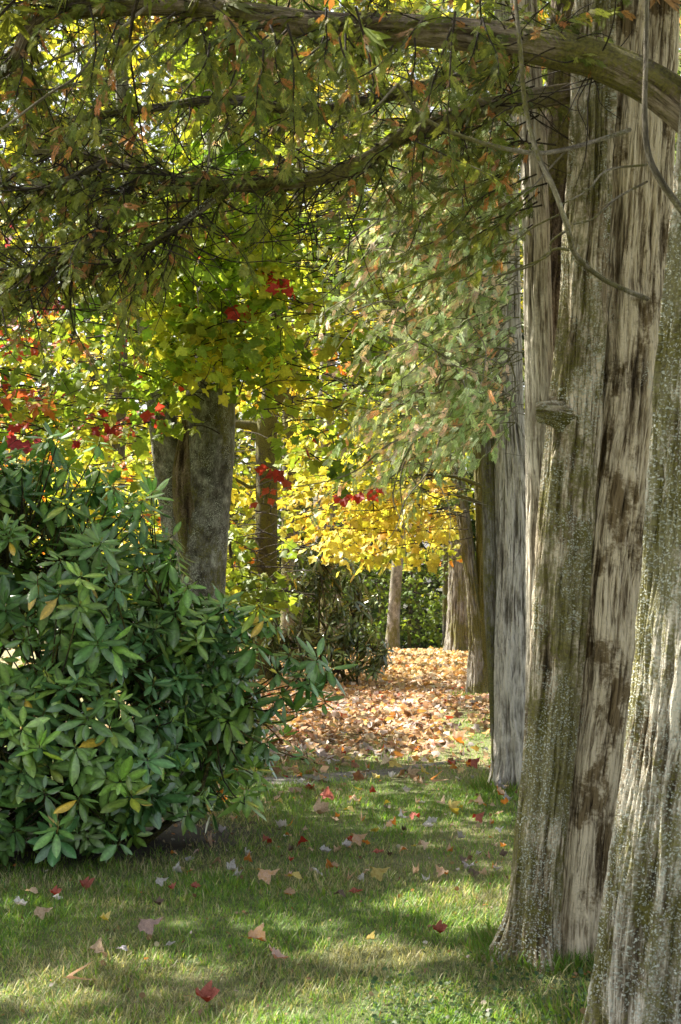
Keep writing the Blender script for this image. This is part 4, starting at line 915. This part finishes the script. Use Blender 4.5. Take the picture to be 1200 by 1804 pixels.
UN = [  # px, py, size, colour, shape, label, rot, tilt
 (437, 1672, .10, 'orange', 3, 'large folded orange leaf standing up like a tent in the front lawn', .2, (.9, .2), .03),
 (485, 1706, .105, 'pink', 0, 'pink and lilac maple leaf lying open right of the tent shaped orange leaf', 1.6, (.5, 0), .02),
 (345, 1776, .11, 'red', 2, 'dark red curled leaf near the bottom edge of the lawn', .1, (.4, .2), .02),
 (158, 1700, .10, 'tan', 1, 'pale tan crumpled leaf above a bright patch of sunlit grass', .9, (.7, .3), .03),
 (112, 1742, .11, 'orange', 3, 'narrow upright orange brown leaf at the left sunlit patch', 1.4, (1.3, .2), .03),
 (205, 1689, .07, 'lilac', 7, 'thin bluish grey leaf lying flat right of the tan crumpled leaf', .1, (.1, 0), .01),
 (248, 1656, .12, 'pink', 4, 'pink grey flattened leaf in the middle of the left lawn', .1, (.2, 0), .015),
 (291, 1676, .06, 'pale', 6, 'tiny pale grey leaf right of the pink grey flattened leaf', .7, (.3, 0), .01),
 (44, 1588, .09, 'tan', 7, 'flat tan leaf under the left end of the rhododendron', .1, (.2, 0), .015),
 (92, 1596, .09, 'pale', 6, 'cream leaf standing on its tip in front of the rhododendron', 1.2, (.9, .4), .03),
 (88, 1588, .07, 'red', 2, 'small dark red leaf touching the cream upright leaf', .5, (.4, .2), .02),
 (140, 1570, .09, 'red', 5, 'crimson curled leaf at the foot of the rhododendron', .3, (.5, .3), .02),
 (60, 1627, .09, 'tan', 4, 'rusty tan leaf in the grass at the left edge', .3, (.3, .2), .02),
 (26, 1604, .08, 'pale', 0, 'greyish leaf lying at the left edge below the bush', .8, (.3, .2), .015),
 (178, 1628, .06, 'yellow', 5, 'small yellow leaf alone in the left lawn', .8, (.3, .2), .01),
 (275, 1570, .07, 'pale', 4, 'pale grey leaf just in front of the bush edge', .2, (.3, .1), .02),
 (297, 1574, .05, 'red', 5, 'tiny red leaf beside the pale grey leaf at the bush edge', .2, (.3, .1), .015),
 (337, 1573, .06, 'red', 0, 'bright red little leaf right of the bush edge', .2, (.3, .1), .015),
 (272, 1604, .06, 'brown', 2, 'dark curled scrap of leaf in the centre left lawn', .2, (.3, .1), .015),
 (455, 1562, .12, 'orange', 4, 'orange and lilac leaf left of the long yellow leaf', .2, (.3, .1), .015),
 (505, 1565, .11, 'yellow', 7, 'long yellow leaf lying flat in the middle lawn', .1, (.15, 0), .02),
 (502, 1586, .07, 'orange', 0, 'small orange leaf below the long yellow leaf', .1, (.3, 0), .015),
 (612, 1584, .09, 'red', 6, 'dull red leaf beside a grey curled leaf', .2, (.3, .1), .02),
 (585, 1594, .10, 'brown', 7, 'grey brown curled leaf beside the dull red leaf', .5, (.3, .1), .015),
 (652, 1558, .11, 'yellow', 4, 'yellow brown maple leaf right of the middle of the lawn', .3, (.4, .1), .02),
 (655, 1513, .09, 'red', 6, 'narrow bright red leaf in the middle distance of the lawn', .5, (.3, .1), .02),
 (565, 1511, .08, 'pale', 0, 'rounded pale grey leaf in the middle distance', .5, (.3, .1), .02),
 (617, 1495, .11, 'orange', 4, 'orange tan leaf beside two cream scraps in the middle distance', .5, (.5, .1), .02),
 (603, 1502, .07, 'pale', 2, 'cream scrap left of the orange tan leaf', .5, (.5, .1), .02),
 (585, 1537, .05, 'orange', 0, 'little vivid orange leaf left of the yellow brown maple leaf', .5, (.5, .1), .02),
 (645, 1673, .05, 'yellow', 3, 'golden little leaf on a dark stalk in the front lawn', .5, (.9, .1), .03),
 (763, 1655, .08, 'red', 2, 'dark red folded leaf at the edge of a sunlit streak', .2, (.5, .1), .02),
 (878, 1415, .13, 'orange', 0, 'large bright orange maple leaf propped up beside the grey cedar', 1.3, (.7, 0), .04),
 (876, 1402, .11, 'lilac', 1, 'lilac leaf standing behind the large bright orange leaf', 1.7, (1.1, 0), .05),
 (837, 1430, .10, 'orange', 1, 'pale orange leaf left of the large bright orange leaf', .8, (.8, 0), .03),
 (833, 1458, .10, 'red', 4, 'small scarlet leaf in front of the pale orange leaf', .8, (.4, 0), .02),
 (824, 1361, .13, 'red', 4, 'rusty red leaf lying left of the grey cedar foot', .8, (.5, 0), .03),
 (757, 1392, .13, 'orange', 3, 'upright orange leaf near the end of the bare soil', 1.5, (1.2, 0), .05),
 (720, 1380, .13, 'tan', 5, 'upright cream yellow leaf by the bare soil strip', 1.4, (1.1, 0), .04),
 (743, 1373, .11, 'yellow', 0, 'bright yellow leaf right of the cream yellow leaf', 1.4, (.8, 0), .04),
 (793, 1440, .12, 'yellow', 5, 'spiky pale yellow leaf half standing in the grass', 1.4, (.9, 0), .03),
 (703, 1456, .09, 'pale', 1, 'whitish leaf tilted up in the right lawn', 1.4, (.7, 0), .03),
 (747, 1467, .08, 'pale', 0, 'flat whitish leaf right of the tilted whitish leaf', .4, (.2, 0), .02),
 (566, 1419, .12, 'red', 1, 'dark red leaf leaning beside the rhododendron tip', .4, (.8, 0), .03),
 (552, 1447, .15, 'tan', 2, 'cream twisted leaf below the dark red leaning leaf', .9, (.6, 0), .03),
 (604, 1443, .11, 'yellow', 7, 'thin yellow leaf beside a grey twisted leaf', .3, (.3, 0), .02),
 (880, 1519, .06, 'brown', 2, 'small black brown leaf left of the front cedar', .3, (.6, 0), .02),
 (750, 1335, .16, 'orange', 0, 'orange and yellow leaf on the grass beyond the bare soil', 1.1, (.6, 0), .03),
 (800, 1316, .17, 'orange', 5, 'glowing orange leaf close to the thin left stem of the grey cedar', 1.1, (.7, 0), .04),
]
for px, py, s, c, sh, lb, rt, tl, up in UN: fallen(px, py, s*.86, c, sh, lb, None, rt, tl, up)
names = ['orange', 'red', 'tan', 'pale', 'pink', 'yellow', 'brown', 'lilac']; wts = [3, 1.5, 5, 3, 1, 2, 2, 1]
desc = {'orange': 'small orange', 'red': 'small red', 'tan': 'light tan', 'pale': 'pale grey', 'pink': 'dull pink', 'yellow': 'small yellow', 'brown': 'dark brown', 'lilac': 'lilac grey'}
cnt = 0
while cnt < 250:
    px = random.uniform(300, 925); r_ = random.random(); py = 1325+ (r_**1.7)*230
    if py > 1560: continue
    Yd = H*F/(py-1000); xw = (px-600)/F*Yd
    if bush_shade(np.array([xw]), np.array([Yd]))[0] > .35 and py > 1470: continue
    if px > 905-(py-1400)*.05 and py > 1395: continue
    c = random.choices(names, wts)[0]; near = py > 1420
    z_ = 'lawn in front of the bare soil' if near else 'ground around the bare soil strip'
    fallen(px, py, random.uniform(.035, .075), c, random.randrange(8), f'one of the {desc[c]} leaves scattered on the {z_}', f'{desc[c]} leaves on the {z_}', None, (random.uniform(-.5, .5), random.uniform(-.5, .5)), .004)
    cnt += 1

# ================================================================= LIGHT, SKY, CAMERA
w = bpy.data.worlds.new('World'); sc.world = w; w.use_nodes = True; nt = w.node_tree; bg = nt.nodes['Background']
sky = nt.nodes.new('ShaderNodeTexSky'); sky.sky_type = 'NISHITA'; sky.sun_disc = False; sky.sun_elevation = SUN_EL; sky.sun_rotation = SUN_AZ
sky.air_density = 1.; sky.dust_density = 2.5; sky.ozone_density = 1.
hs = nt.nodes.new('ShaderNodeHueSaturation'); hs.inputs['Saturation'].default_value = .35; nt.links.new(sky.outputs[0], hs.inputs['Color']); nt.links.new(hs.outputs[0], bg.inputs[0]); bg.inputs[1].default_value = .33
ld = bpy.data.lights.new('Sun', 'SUN'); ld.energy = 22; ld.angle = math.radians(.5); ld.color = (1, .94, .82)
lo = bpy.data.objects.new('Sun', ld); col.objects.link(lo); lo.rotation_euler = Vector(tuple(S)).to_track_quat('Z', 'Y').to_euler(); lo.location = (0, 0, 30)
cd = bpy.data.cameras.new('Camera'); co_ = bpy.data.objects.new('Camera', cd); col.objects.link(co_)
co_.location = (0, 0, H); co_.rotation_euler = (math.radians(90), 0, 0)
cd.sensor_fit = 'VERTICAL'; cd.sensor_height = 36; cd.lens = F/1804*36; cd.shift_y = 98/1804
cd.clip_end = 1000; cd.dof.use_dof = True; cd.dof.focus_distance = 9.; cd.dof.aperture_fstop = 11
sc.camera = co_
sc.view_settings.view_transform = 'Standard'; sc.view_settings.look = 'None'; sc.view_settings.exposure = 0
sc.cycles.max_bounces = 8; sc.cycles.diffuse_bounces = 4; sc.cycles.transmission_bounces = 6; sc.cycles.use_denoising = True
sc.cycles.use_adaptive_sampling = True; sc.cycles.adaptive_threshold = .02; sc.cycles.sample_clamp_indirect = 6
